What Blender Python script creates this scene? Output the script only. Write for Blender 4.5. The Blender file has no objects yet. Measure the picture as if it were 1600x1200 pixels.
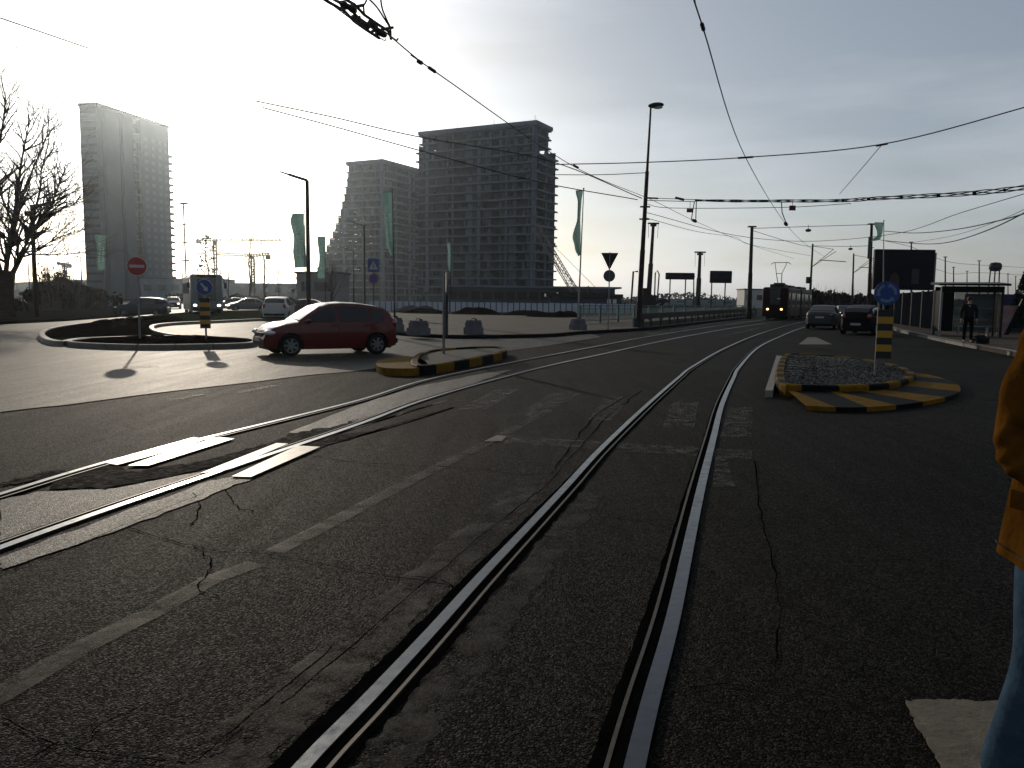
import bpy, bmesh, math, random
from mathutils import Vector, Matrix, Euler
R = math.radians
S = bpy.context.scene
C = bpy.data.collections.new('place'); S.collection.children.link(C)
random.seed(7)
# ------------------------------------------------------------------ camera
F = 1250.0; H = 1.55; PITCH = math.atan((600-469)/F); ROLL = 0.012
CF = Vector((0, math.cos(PITCH), -math.sin(PITCH)))
_r0 = Vector((1, 0, 0)); _u0 = Vector((0, math.sin(PITCH), math.cos(PITCH)))
CR = _r0*math.cos(ROLL) + _u0*math.sin(ROLL)
CU = -_r0*math.sin(ROLL) + _u0*math.cos(ROLL)
CAM = Vector((0, 0, H))
cd = bpy.data.cameras.new('camera'); cam = bpy.data.objects.new('camera', cd); C.objects.link(cam)
cd.sensor_width = 36; cd.lens = 36*F/1600; cd.clip_start = 0.05; cd.clip_end = 9000
cam.matrix_world = Matrix(((CR.x, CU.x, -CF.x, 0), (CR.y, CU.y, -CF.y, 0), (CR.z, CU.z, -CF.z, H), (0, 0, 0, 1)))
S.camera = cam
def ray(px, py): return CF + CR*((px-800)/F) + CU*((600-py)/F)
def g(px, py, z=0.0):
    d = ray(px, py); t = (z-H)/d.z; return CAM + d*t
def at(px, py, Y):
    d = ray(px, py); return CAM + d*(Y/d.y)
def hor(px): return 469 + 0.012*(px-800)
def foot(px, Y, z=0.0):
    p = at(px, hor(px) + (H-z)*F/Y, Y); return Vector((p.x, Y, z))
# ------------------------------------------------------------------ light
SUN_DIR = ray(262, 100).normalized()
EL = math.asin(SUN_DIR.z); AZ = math.atan2(SUN_DIR.x, SUN_DIR.y)
w = bpy.data.worlds.new('World'); S.world = w; w.use_nodes = True
nt = w.node_tree; nt.nodes.clear()
out = nt.nodes.new('ShaderNodeOutputWorld'); bg = nt.nodes.new('ShaderNodeBackground')
sky = nt.nodes.new('ShaderNodeTexSky'); sky.sky_type = 'NISHITA'; sky.sun_disc = False
sky.sun_elevation = EL; sky.sun_rotation = AZ
sky.air_density = 1.0; sky.dust_density = 2.2; sky.ozone_density = 1.2; sky.altitude = 100
bg.inputs['Strength'].default_value = 0.09
# thin high cloud, as a veil that whitens and greys the clear sky
tc = nt.nodes.new('ShaderNodeTexCoord'); mp = nt.nodes.new('ShaderNodeMapping')
mp.inputs['Scale'].default_value = (1.0, 2.0, 7.0); mp.inputs['Rotation'].default_value = (0.2, 0.1, 0.5)
nz = nt.nodes.new('ShaderNodeTexNoise'); nz.inputs['Scale'].default_value = 1.5; nz.inputs['Detail'].default_value = 6; nz.inputs['Roughness'].default_value = 0.55
rp = nt.nodes.new('ShaderNodeValToRGB'); rp.color_ramp.elements[0].position = 0.42; rp.color_ramp.elements[0].color = (0.35,)*3+(1,)
rp.color_ramp.elements[1].position = 0.66; rp.color_ramp.elements[1].color = (0.85,)*3+(1,)
hs = nt.nodes.new('ShaderNodeHueSaturation'); hs.inputs['Saturation'].default_value = 0.25; hs.inputs['Value'].default_value = 1.12
mx = nt.nodes.new('ShaderNodeMixRGB')
L = nt.links.new
L(tc.outputs['Generated'], mp.inputs['Vector']); L(mp.outputs[0], nz.inputs['Vector']); L(nz.outputs['Fac'], rp.inputs['Fac'])
L(rp.outputs['Color'], mx.inputs['Fac']); L(sky.outputs[0], hs.inputs['Color']); L(sky.outputs[0], mx.inputs['Color1']); L(hs.outputs[0], mx.inputs['Color2'])
wb = nt.nodes.new('ShaderNodeMixRGB'); wb.blend_type = 'MULTIPLY'; wb.inputs['Fac'].default_value = 1; wb.inputs['Color2'].default_value = (.93, 1.0, 1.10, 1)   # the camera's white balance
ad = nt.nodes.new('ShaderNodeMixRGB'); ad.blend_type = 'ADD'; ad.inputs['Fac'].default_value = 1
vl = nt.nodes.new('ShaderNodeMixRGB'); vl.inputs['Color1'].default_value = (.5,.52,.55,1); vl.inputs['Color2'].default_value = (4.4,4.25,4.05,1)   # sunlight scattered by the veil itself
L(rp.outputs['Color'], vl.inputs['Fac']); L(mx.outputs[0], ad.inputs['Color1']); L(vl.outputs[0], ad.inputs['Color2']); L(ad.outputs[0], wb.inputs['Color1']); L(wb.outputs[0], bg.inputs['Color']); L(bg.outputs[0], out.inputs['Surface'])
sd = bpy.data.lights.new('sun', 'SUN'); sun = bpy.data.objects.new('sun', sd); C.objects.link(sun)
sd.energy = 2.8; sd.angle = R(0.6); sd.color = (1.0, 0.87, 0.70)
sun.rotation_euler = (-SUN_DIR).to_track_quat('-Z', 'Y').to_euler()
S.view_settings.view_transform = 'Standard'; S.view_settings.look = 'None'; S.view_settings.exposure = -0.6; S.view_settings.gamma = 1.0
S.cycles.use_denoising = True; S.cycles.max_bounces = 6; S.cycles.volume_bounces = 0
S.cycles.volume_step_rate = 4; S.cycles.volume_max_steps = 128; S.cycles.sample_clamp_indirect = 4
# ------------------------------------------------------------------ mesh helpers
class MB:
    def __init__(s): s.v = []; s.f = []; s.m = []
    def face(s, idx, m=0): s.f.append(tuple(idx)); s.m.append(m)
    def vs(s, pts):
        n = len(s.v); s.v += [Vector(p) for p in pts]; return list(range(n, n+len(pts)))
    def quad(s, a, b, c, d, m=0): s.face(s.vs((a, b, c, d)), m)
    def poly(s, pts, m=0): s.face(s.vs(pts), m)
    def box(s, c, d, m=0, rz=0, M=None):
        c = Vector(c); M = M or Matrix.Rotation(rz, 3, 'Z'); x, y, z = d[0]/2, d[1]/2, d[2]/2
        i = s.vs([c + M @ Vector((a*x, b*y, e*z)) for a in (-1, 1) for b in (-1, 1) for e in (-1, 1)])
        for q in ((0,1,3,2),(4,6,7,5),(0,4,5,1),(2,3,7,6),(0,2,6,4),(1,5,7,3)): s.face([i[k] for k in q], m)
    def frame(s, t):
        t = t.normalized(); a = Vector((0,0,1)) if abs(t.z) < .9 else Vector((1,0,0))
        x = t.cross(a).normalized(); return x, t.cross(x).normalized()
    def tube(s, pts, r, n=8, m=0, cap=True, phase=0):
        pts = [Vector(p) for p in pts]; rs = r if isinstance(r, (list, tuple)) else [r]*len(pts); rings = []
        for k, p in enumerate(pts):
            t = (pts[min(k+1, len(pts)-1)] - pts[max(k-1, 0)])
            if t.length < 1e-9: t = Vector((0,0,1))
            x, y = s.frame(t)
            rings.append(s.vs([p + (x*math.cos(2*math.pi*j/n+phase) + y*math.sin(2*math.pi*j/n+phase))*rs[k] for j in range(n)]))
        for a, b in zip(rings, rings[1:]):
            for j in range(n): s.face((a[j], a[(j+1) % n], b[(j+1) % n], b[j]), m)
        if cap: s.face(rings[0][::-1], m); s.face(rings[-1], m)
    def prism(s, poly, z0, z1, m=0, top=None, bottom=True):
        a = s.vs([(p[0], p[1], z0) for p in poly]); b = s.vs([(p[0], p[1], z1) for p in poly]); n = len(poly)
        for j in range(n): s.face((a[j], a[(j+1) % n], b[(j+1) % n], b[j]), m)
        s.face(b, m if top is None else top)
        if bottom: s.face(a[::-1], m)
    def lathe(s, prof, n=24, c=(0,0,0), M=None, m=0):
        c = Vector(c); M = M or Matrix.Identity(3); rings = []
        for r, z in prof:
            rings.append(s.vs([c + M @ Vector((r*math.cos(2*math.pi*j/n), r*math.sin(2*math.pi*j/n), z)) for j in range(n)]))
        for a, b in zip(rings, rings[1:]):
            for j in range(n): s.face((a[j], a[(j+1) % n], b[(j+1) % n], b[j]), m)
    def disc(s, c, r, n=24, M=None, m=0, z=0):
        c = Vector(c); M = M or Matrix.Identity(3)
        s.face(s.vs([c + M @ Vector((r*math.cos(2*math.pi*j/n), r*math.sin(2*math.pi*j/n), z)) for j in range(n)]), m)
    def ball(s, c, r, n=12, k=7, m=0, M=None):
        sc = Vector(r) if not isinstance(r, (int, float)) else Vector((r, r, r)); M = M or Matrix.Identity(3); c = Vector(c); rings = []
        for i in range(k+1):
            a = math.pi*i/k
            rings.append(s.vs([c + M @ Vector((sc.x*math.sin(a)*math.cos(2*math.pi*j/n), sc.y*math.sin(a)*math.sin(2*math.pi*j/n), sc.z*math.cos(a))) for j in range(n)]))
        for a, b in zip(rings, rings[1:]):
            for j in range(n): s.face((a[j], b[j], b[(j+1) % n], a[(j+1) % n]), m)
    def grid(s, rows, m=0, flip=False):
        ids = [s.vs(r_) for r_ in rows]
        for a, b in zip(ids, ids[1:]):
            for j in range(len(a)-1):
                q = (a[j], a[j+1], b[j+1], b[j]); s.face(q[::-1] if flip else q, m)
    def build(s, name, mats, parent=None, origin=None, smooth=False, kind=None):
        me = bpy.data.meshes.new(name); o_ = Vector(origin) if origin is not None else Vector((0,0,0))
        me.from_pydata([tuple(p-o_) for p in s.v], [], s.f)
        mats = mats if isinstance(mats, (list, tuple)) else [mats]
        for k in mats: me.materials.append(k)
        for p, k in zip(me.polygons, s.m): p.material_index = k; p.use_smooth = smooth
        bm = bmesh.new(); bm.from_mesh(me); bmesh.ops.remove_doubles(bm, verts=bm.verts, dist=1e-5)
        bmesh.ops.recalc_face_normals(bm, faces=bm.faces); bm.to_mesh(me); bm.free()
        if smooth: me.set_sharp_from_angle(angle=R(38))
        ob = bpy.data.objects.new(name, me); C.objects.link(ob)
        if parent is not None: ob.parent = parent
        elif origin is not None: ob.location = o_
        if kind: ob['kind'] = kind
        return ob
def thing(name, label, cat, loc=(0,0,0), rotz=0, group=None):
    o = bpy.data.objects.new(name, None); C.objects.link(o); o.location = loc; o.rotation_euler = (0,0,rotz); o.empty_display_size = .3
    o['label'] = label; o['category'] = cat
    if group: o['group'] = group
    return o
def tag(o, label, cat, group=None):
    o['label'] = label; o['category'] = cat
    if group: o['group'] = group
    return o
KIDS = {}
def dup(root, loc, rotz=0, label=None, group=None, scale=None):
    def cp(o, par):
        c = o.copy(); C.objects.link(c)
        if par is not None: c.parent = par
        return c
    r = cp(root, None); r.location = loc; r.rotation_euler = (0,0,rotz)
    if scale: r.scale = scale if isinstance(scale, (tuple, list)) else (scale,)*3
    if label: r['label'] = label
    if group: r['group'] = group
    allo = [o for o in C.objects if o.parent is not None]
    def rec(src, dst):
        for ch in allo:
            if ch.parent == src: rec(ch, cp(ch, dst))
    rec(root, r); return r
# ------------------------------------------------------------------ materials
DIM = 0.55   # overall tone of the painted colours
def mat(name, col, rough=.6, metal=0, spec=None, noise=0, nscale=8, bump=0, bscale=60, emis=None, estr=0, coat=0, alpha=1, trans=0, col2=None, coord='Object', rvar=0):
    if spec is None: spec = 0 if rough >= .85 else .05 if rough >= .8 else .15 if rough >= .55 else .3
    if not emis: col = tuple(c*DIM for c in col); col2 = tuple(c*DIM for c in col2) if col2 else None
    m = bpy.data.materials.new(name); m.use_nodes = True; n = m.node_tree; b = n.nodes['Principled BSDF']
    b.inputs['Base Color'].default_value = (*col, 1); b.inputs['Roughness'].default_value = rough; b.inputs['Metallic'].default_value = metal
    b.inputs['Specular IOR Level'].default_value = spec; b.inputs['Coat Weight'].default_value = coat; b.inputs['Coat Roughness'].default_value = .05
    b.inputs['Alpha'].default_value = alpha; b.inputs['Transmission Weight'].default_value = trans
    if emis: b.inputs['Emission Color'].default_value = (*emis, 1); b.inputs['Emission Strength'].default_value = estr
    if noise or bump or rvar:
        t = n.nodes.new('ShaderNodeTexCoord')
    if noise or rvar:
        z = n.nodes.new('ShaderNodeTexNoise'); z.inputs['Scale'].default_value = nscale; z.inputs['Detail'].default_value = 6; z.inputs['Roughness'].default_value = .62
        n.links.new(t.outputs[coord], z.inputs['Vector'])
    if noise:
        r_ = n.nodes.new('ShaderNodeValToRGB'); e = r_.color_ramp.elements
        c2 = col2 or tuple(min(1, c*(1+noise)) for c in col); c1 = tuple(c*(1-noise) for c in col) if col2 is None else col
        e[0].position = .32; e[0].color = (*c1, 1); e[1].position = .68; e[1].color = (*c2, 1)
        n.links.new(z.outputs['Fac'], r_.inputs['Fac']); n.links.new(r_.outputs[0], b.inputs['Base Color'])
    if rvar:
        a = n.nodes.new('ShaderNodeMapRange'); a.inputs['To Min'].default_value = max(0.02, rough-rvar); a.inputs['To Max'].default_value = rough+rvar
        a.inputs['From Min'].default_value = .3; a.inputs['From Max'].default_value = .7
        n.links.new(z.outputs['Fac'], a.inputs['Value']); n.links.new(a.outputs[0], b.inputs['Roughness'])
    if bump:
        z2 = n.nodes.new('ShaderNodeTexNoise'); z2.inputs['Scale'].default_value = bscale; z2.inputs['Detail'].default_value = 3
        bp = n.nodes.new('ShaderNodeBump'); bp.inputs['Strength'].default_value = bump; bp.inputs['Distance'].default_value = .01
        n.links.new(t.outputs[coord], z2.inputs['Vector']); n.links.new(z2.outputs['Fac'], bp.inputs['Height']); n.links.new(bp.outputs[0], b.inputs['Normal'])
    return m
def asphalt(name, c1, c2, rough, bump, spec=.4, cracks=True, streak=(0.10, 0.5), big=.35, grain=100):
    m = bpy.data.materials.new(name); m.use_nodes = True; n = m.node_tree; b = n.nodes['Principled BSDF']; l = n.links.new; N = n.nodes.new
    t = N('ShaderNodeTexCoord')
    def noise(sc, det=5, ro=.6, vec=None, dist=0):
        z = N('ShaderNodeTexNoise'); z.inputs['Scale'].default_value = sc; z.inputs['Detail'].default_value = det; z.inputs['Roughness'].default_value = ro; z.inputs['Distortion'].default_value = dist
        l(vec or t.outputs['Object'], z.inputs['Vector']); return z
    def ramp(src, p0, k0, p1, k1):
        r_ = N('ShaderNodeMapRange'); r_.inputs['From Min'].default_value = p0; r_.inputs['From Max'].default_value = p1
        r_.inputs['To Min'].default_value = k0; r_.inputs['To Max'].default_value = k1; l(src, r_.inputs['Value']); return r_.outputs[0]
    def mul(a, bb):
        q = N('ShaderNodeMath'); q.operation = 'MULTIPLY'; l(a, q.inputs[0])
        if isinstance(bb, (int, float)): q.inputs[1].default_value = bb
        else: l(bb, q.inputs[1])
        return q.outputs[0]
    fine = noise(95, 2, .7); mid = noise(7, 6, .65); large = noise(big, 5, .6)
    mpn = N('ShaderNodeMapping'); mpn.inputs['Rotation'].default_value = (0, 0, R(18)); mpn.inputs['Scale'].default_value = (3.2, .22, 1); l(t.outputs['Object'], mpn.inputs['Vector'])
    st = noise(1.3, 5, .6, mpn.outputs[0])
    mixc = N('ShaderNodeMixRGB'); mixc.inputs['Color1'].default_value = (*c1, 1); mixc.inputs['Color2'].default_value = (*c2, 1)
    l(ramp(large.outputs['Fac'], .38, 0, .64, 1), mixc.inputs['Fac'])
    vp = N('ShaderNodeTexVoronoi'); vp.inputs['Scale'].default_value = grain; l(t.outputs['Object'], vp.inputs['Vector']); sp_ = N('ShaderNodeSeparateColor'); l(vp.outputs['Color'], sp_.inputs[0])
    stone = ramp(sp_.outputs[0], 0, .68, 1, 1.34); stone2 = ramp(sp_.outputs[1], .72, 0, 1, 1)
    vmul = N('ShaderNodeMath'); vmul.operation = 'ADD'; l(stone, vmul.inputs[0]); l(mul(stone2, .9), vmul.inputs[1]); stone = vmul.outputs[0]
    val = mul(mul(ramp(fine.outputs['Fac'], .34, .5, .68, 1.6), ramp(mid.outputs['Fac'], .3, .75, .7, 1.25)), ramp(st.outputs['Fac'], .3, .82, .7, 1.22))
    if cracks:
        wv = N('ShaderNodeVectorMath'); wv.operation = 'ADD'; zz = noise(1.1, 4, .6); sc_ = N('ShaderNodeVectorMath'); sc_.operation = 'SCALE'; sc_.inputs['Scale'].default_value = 1.1
        l(zz.outputs['Color'], sc_.inputs[0]); l(t.outputs['Object'], wv.inputs[0]); l(sc_.outputs[0], wv.inputs[1])
        vo = N('ShaderNodeTexVoronoi'); vo.feature = 'DISTANCE_TO_EDGE'; vo.inputs['Scale'].default_value = .42; l(wv.outputs[0], vo.inputs['Vector'])
        msk = noise(.30, 3, .5); gate = ramp(msk.outputs['Fac'], .54, 0, .62, 1)
        ck = ramp(vo.outputs['Distance'], .0, 1, .004, 0); cr = mul(ck, gate)
        inv = N('ShaderNodeMath'); inv.operation = 'SUBTRACT'; inv.inputs[0].default_value = 1; l(mul(cr, .85), inv.inputs[1]); val = mul(val, inv.outputs[0])
    sc2 = N('ShaderNodeVectorMath'); sc2.operation = 'SCALE'; l(mixc.outputs[0], sc2.inputs[0]); l(val, sc2.inputs['Scale']); l(sc2.outputs[0], b.inputs['Base Color'])
    val = mul(val, stone); l(val, sc2.inputs['Scale']); l(ramp(st.outputs['Fac'], .35, rough+.025, .68, rough-.025), b.inputs['Roughness']); l(ramp(sp_.outputs[1], .4, spec*.35, 1, spec*2.6), b.inputs['Specular IOR Level'])
    h = N('ShaderNodeMath'); h.operation = 'ADD'; f2 = noise(210, 2, .6); l(fine.outputs['Fac'], h.inputs[0]); l(mul(f2.outputs['Fac'], .5), h.inputs[1])
    h0 = N('ShaderNodeMath'); h0.operation = 'SUBTRACT'; l(h.outputs[0], h0.inputs[0]); l(mul(vp.outputs['Distance'], 1.1), h0.inputs[1])
    hh = N('ShaderNodeMath'); hh.operation = 'ADD'; l(h0.outputs[0], hh.inputs[0]); l(mul(mid.outputs['Fac'], .9), hh.inputs[1]); hsrc = hh.outputs[0]
    if False:
        h3 = N('ShaderNodeMath'); h3.operation = 'SUBTRACT'; l(hsrc, h3.inputs[0]); l(mul(cr, .5), h3.inputs[1]); hsrc = h3.outputs[0]
    bp = N('ShaderNodeBump'); bp.inputs['Strength'].default_value = bump; bp.inputs['Distance'].default_value = .02; l(hsrc, bp.inputs['Height']); l(bp.outputs[0], b.inputs['Normal'])
    return m
def faded(name, base, paint, lo=.42, hi=.6, sc=9):
    m = mat(name, paint, .7); n = m.node_tree; b = n.nodes['Principled BSDF']; l = n.links.new
    t = n.nodes.new('ShaderNodeTexCoord'); z = n.nodes.new('ShaderNodeTexNoise'); z.inputs['Scale'].default_value = sc; z.inputs['Detail'].default_value = 7; z.inputs['Roughness'].default_value = .72
    tr = n.nodes.new('ShaderNodeBsdfTransparent'); ms = n.nodes.new('ShaderNodeMixShader'); r_ = n.nodes.new('ShaderNodeMapRange')
    r_.inputs['From Min'].default_value = lo; r_.inputs['From Max'].default_value = hi; r_.inputs['To Max'].default_value = .85
    l(t.outputs['Object'], z.inputs['Vector']); l(z.outputs['Fac'], r_.inputs['Value']); l(r_.outputs[0], ms.inputs['Fac'])
    l(tr.outputs[0], ms.inputs[1]); l(b.outputs[0], ms.inputs[2]); l(ms.outputs[0], n.nodes['Material Output'].inputs['Surface']); return m
M_road = asphalt('worn_asphalt', (.0033,.0030,.0025), (.0080,.0071,.0056), .68, .7, spec=.026, big=.22)
M_road2 = asphalt('smooth_asphalt', (.020,.0185,.0155), (.031,.028,.023), .62, .15, spec=.08, cracks=False)
M_tar = mat('tar', (.006,.006,.006), 1, spec=.0, noise=.4, bump=.6, bscale=40)
M_rubble = asphalt('broken_asphalt', (.0035,.003,.0028), (.012,.010,.009), .9, 1, spec=.03, cracks=True, grain=24, big=3)
M_patch = asphalt('patched_asphalt', (.018,.0165,.015), (.032,.029,.026), .58, .5, spec=.16, cracks=False)
M_plaza = mat('pale_paving', (.12,.105,.085), .8, noise=.18, nscale=.6, bump=.2, bscale=9)
M_ground = mat('bare_ground', (.03,.026,.022), 1.0, noise=.35, nscale=.2)
M_kerb = mat('kerb_stone', (.20,.195,.18), .7, noise=.2, nscale=5, bump=.3)
M_kerbw = mat('painted_kerb', (.28,.26,.22), .6, noise=.25, nscale=7, bump=.3)
M_soil = mat('soil', (.012,.009,.007), .95, noise=.4, nscale=2.5, bump=1, bscale=7)
M_grass = mat('grass_ground', (.035,.045,.018), .9, noise=.4, nscale=6, bump=1, bscale=30)
M_yel = mat('yellow_paint', (.20,.11,.012), .75, spec=.02, noise=.25, nscale=9, bump=.4, bscale=30)
M_blk = mat('black_paint', (.008,.008,.009), .7, spec=.03, noise=.4, nscale=9, bump=.4, bscale=30)
M_gravel = mat('gravel_fill', (.05,.05,.048), .95, spec=.2, noise=.5, nscale=22, bump=1, bscale=26)
M_railtop = mat('worn_rail_steel', (.10,.113,.13), .332, 1, noise=.12, nscale=14, rvar=.1, bump=.12, bscale=18)
M_railside = mat('rusty_rail_steel', (.10,.085,.07), .55, .7, noise=.3, nscale=20)
M_plate = mat('steel_plate', (.60,.56,.50), .45, 1, noise=.35, nscale=5, rvar=.1, bump=.25, bscale=14)
M_plate2 = mat('dull_steel_plate', (.30,.28,.25), .5, 1, noise=.2, nscale=6, bump=.25, bscale=14)
M_mark = faded('worn_white_paint_and_glare', None, (.085,.08,.07), .42, .68, 6)
M_mark2 = faded('faint_dust', None, (.042,.037,.025), .33, .75, 4)
M_dusty = faded('dusty_edge', None, (.022,.019,.012), .40, .72, 3.5)
M_mark3 = mat('white_road_paint', (.19,.165,.12), .7, noise=.2, nscale=9, bump=.5, bscale=40)
M_dkmetal = mat('dark_painted_metal', (.03,.028,.03), .5, .0, spec=.08)
M_pole = mat('brown_painted_pole', (.045,.030,.028), .55, .0, spec=.06, noise=.2, nscale=3)
M_galv = mat('galvanised_steel', (.28,.29,.30), .45, .8, noise=.15, nscale=9)
M_white = mat('white_enamel', (.55,.55,.53), .5)
M_red = mat('red_enamel', (.42,.02,.025), .45)
M_blue = mat('blue_enamel', (.015,.07,.30), .45)
M_bluelit = mat('pale_blue_enamel', (.18,.26,.42), .5)
M_yelp = mat('yellow_reflective', (.55,.30,.02), .5)
M_blkp = mat('black_reflective', (.012,.012,.014), .5)
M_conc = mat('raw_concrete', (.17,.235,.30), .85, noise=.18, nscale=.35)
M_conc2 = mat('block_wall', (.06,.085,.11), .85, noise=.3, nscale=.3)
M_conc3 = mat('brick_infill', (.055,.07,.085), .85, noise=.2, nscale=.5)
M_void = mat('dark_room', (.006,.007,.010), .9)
M_glass = mat('dark_glass', (.010,.012,.015), .07, 0, .45)
M_wire = mat('wire', (.02,.018,.018), .6)
M_rubber = mat('rubber', (.012,.012,.012), .8)
M_bark = mat('bark', (.085,.06,.052), .9, noise=.3, nscale=5)
M_twig = mat('twig', (.16,.115,.10), .9)
M_lamp = mat('lamp_glass', (.9,.9,.88), .15, coat=.8)
M_leaf = mat('evergreen_leaf', (.012,.024,.014), .8)
M_scrub = mat('bare_scrub', (.035,.024,.024), .9)
M_green = mat('green_railing_paint', (.06,.17,.17), .45)
M_head = mat('lit_headlight', (.9,.8,.6), .2, emis=(1,.68,.32), estr=4)
M_headw = mat('lit_white_headlight', (.9,.9,.9), .2, emis=(1,.95,.88), estr=7)
M_tail = mat('red_tail_lamp', (.25,.008,.01), .2, coat=1)
M_amber = mat('amber_lamp', (.5,.18,.02), .25)
M_chrome = mat('bright_trim', (.6,.6,.6), .15, 1)
M_black = mat('black_plastic', (.010,.010,.011), .45, spec=.06)
M_rim = mat('silver_rim', (.22,.23,.25), .4, .7)
# ================================================================== setting
def sheet(name, pts, z, m, kind='structure'):
    b = MB(); b.poly([(p[0], p[1], z) for p in pts]); return b.build(name, m, kind=kind)
def smooth(pts, n=6):
    P = [Vector(p) for p in pts]; P = [P[0]*2-P[1]] + P + [P[-1]*2-P[-2]]; o = []
    for i in range(1, len(P)-2):
        for k in range(n):
            t = k/n; a, b, c, d = P[i-1:i+3]
            o.append(.5*((2*b) + (c-a)*t + (2*a-5*b+4*c-d)*t*t + (3*b-a-3*c+d)*t*t*t))
    o.append(P[-2]); return o
def gp(pts, z=0): return [g(x, y, z) for x, y in pts]
def smooth2(pts, n=5, closed=False):
    P = [Vector(p) for p in pts]
    if not closed: return smooth(P, n)
    Q = P[-2:] + P + P[:2]; o = []
    for i in range(2, len(Q)-2):
        for k in range(n):
            t = k/n; a, b, c, d = Q[i-1], Q[i], Q[i+1], Q[i+2]
            o.append(.5*((2*b) + (c-a)*t + (2*a-5*b+4*c-d)*t*t + (3*b-a-3*c+d)*t*t*t))
    return o
sheet('ground', [(-4000,-200),(4000,-200),(4000,6000),(-4000,6000)], -0.004, M_ground)
sheet('road', [(-70,-12),(60,-12),(75,40),(75,230),(-40,230),(-70,120)], 0.0, M_road)
# smoother, paler surfacing of the roundabout, beyond the long seam
seam = [(-900,760),(0,645),(100,634),(160,626),(260,613),(400,597),(480,587),(560,580),(640,569),(700,560),(790,549),(860,540),(940,527)]
far = [(920,517),(860,520),(760,524),(690,526),(620,517),(600,505),(700,495),(300,478.5),(120,478.5),(-1300,476)]
b = MB(); P1 = smooth(gp(seam), 5); P2 = [foot(900,44), foot(620,60), foot(560,150), foot(300,220), foot(100,220), Vector((-160,220,0)), Vector((-160,40,0)), Vector((-60,10,0))]
b.poly([(p.x, p.y, .004) for p in P1 + P2]); b.build('roundabout_road', M_road2, kind='structure')
b = MB()
for a, c in zip(P1, P1[1:]):
    d = (c-a).normalized(); nrm = Vector((-d.y, d.x, 0))*.022
    b.quad(a-nrm+Vector((0,0,.008)), c-nrm+Vector((0,0,.008)), c+nrm+Vector((0,0,.008)), a+nrm+Vector((0,0,.008)))
b.build('road_seam', M_tar, kind='structure')
# ---- road paint
def marking(name, polys, m, z=.006):
    b = MB()
    for k, pl in enumerate(polys): b.poly([g(x, y, z) for x, y in pl])
    return b.build(name, m, kind='structure')
marking('crossing_stripes', [[(805,650),(862,614),(910,614),(842,652)], [(920,655),(945,620),(985,620),(955,658)], [(1035,668),(1050,628),(1092,628),(1085,668)],
    [(1125,683),(1140,636),(1176,636),(1175,683)], [(715,640),(775,608),(812,608),(760,640)], [(1112,765),(1118,715),(1135,715),(1150,765)]], M_mark)
marking('stop_line', [[(755,690),(775,680),(1176,704),(1174,718)]], M_mark)
marking('arrow_marking', [[(1248,538),(1262,527),(1276,527),(1300,538)]], M_mark3)
marking('stop_line_end', [[(757,689),(776,680),(792,681),(784,689)]], M_mark3, .0085)
marking('glare_and_edge_line', [[(1010,525),(1014,519),(1120,504),(1192,498.5),(1190,501),(1120,508)]], M_mark)  # blueish glare on the lane surface, painted in as a pale line
marking('glare_and_edge_line', [[(1125,526),(1142,521),(1200,508),(1203,510),(1150,522)]], M_mark)
marking('lane_line', [[(262,624),(316,615),(320,617),(266,626)], [(366,612),(440,599),(448,601),(376,614)], [(190,573),(245,571),(250,574),(200,576)]], M_mark, .011)
dust = MB()
for ctr in ([(-120,1150),(0,1085),(120,1015),(240,955),(330,905),(400,880)], [(428,862),(520,815),(640,752),(760,692),(860,640)]):
    for k, (a, c) in enumerate(zip(ctr, ctr[1:])):
        wd = .07; A_ = g(*a, .0055); B_ = g(*c, .0055); 
        d0 = (g(*ctr[min(k+1, len(ctr)-1)]) - g(*ctr[max(k-1, 0)])).normalized(); d1 = (g(*ctr[min(k+2, len(ctr)-1)]) - g(*ctr[k])).normalized()
        n0 = Vector((-d0.y, d0.x, 0))*wd; n1 = Vector((-d1.y, d1.x, 0))*wd
        dust.quad(A_-n0, B_-n1, B_+n1, A_+n0)
dust.build('old_lane_line', M_mark2, kind='structure')
# corner of pale paving flag close by, at the lower right
b = MB(); rr_ = random.Random(6); Q_ = [g(*p, .012) for p in ((1415,1095),(1480,1092),(1560,1096),(1760,1106),(1800,1290),(1560,1290),(1475,1205),(1440,1140))]; P = [a_.lerp(c_, f_/9)+Vector((rr_.uniform(-.008,.008), rr_.uniform(-.012,.012), 0)) for a_, c_ in zip(Q_, Q_[1:]+Q_[:1]) for f_ in range(9)]
b.prism([(p.x, p.y) for p in P], .001, .012); b.build('worn_road_stripe', M_mark3, kind='structure')
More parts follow.
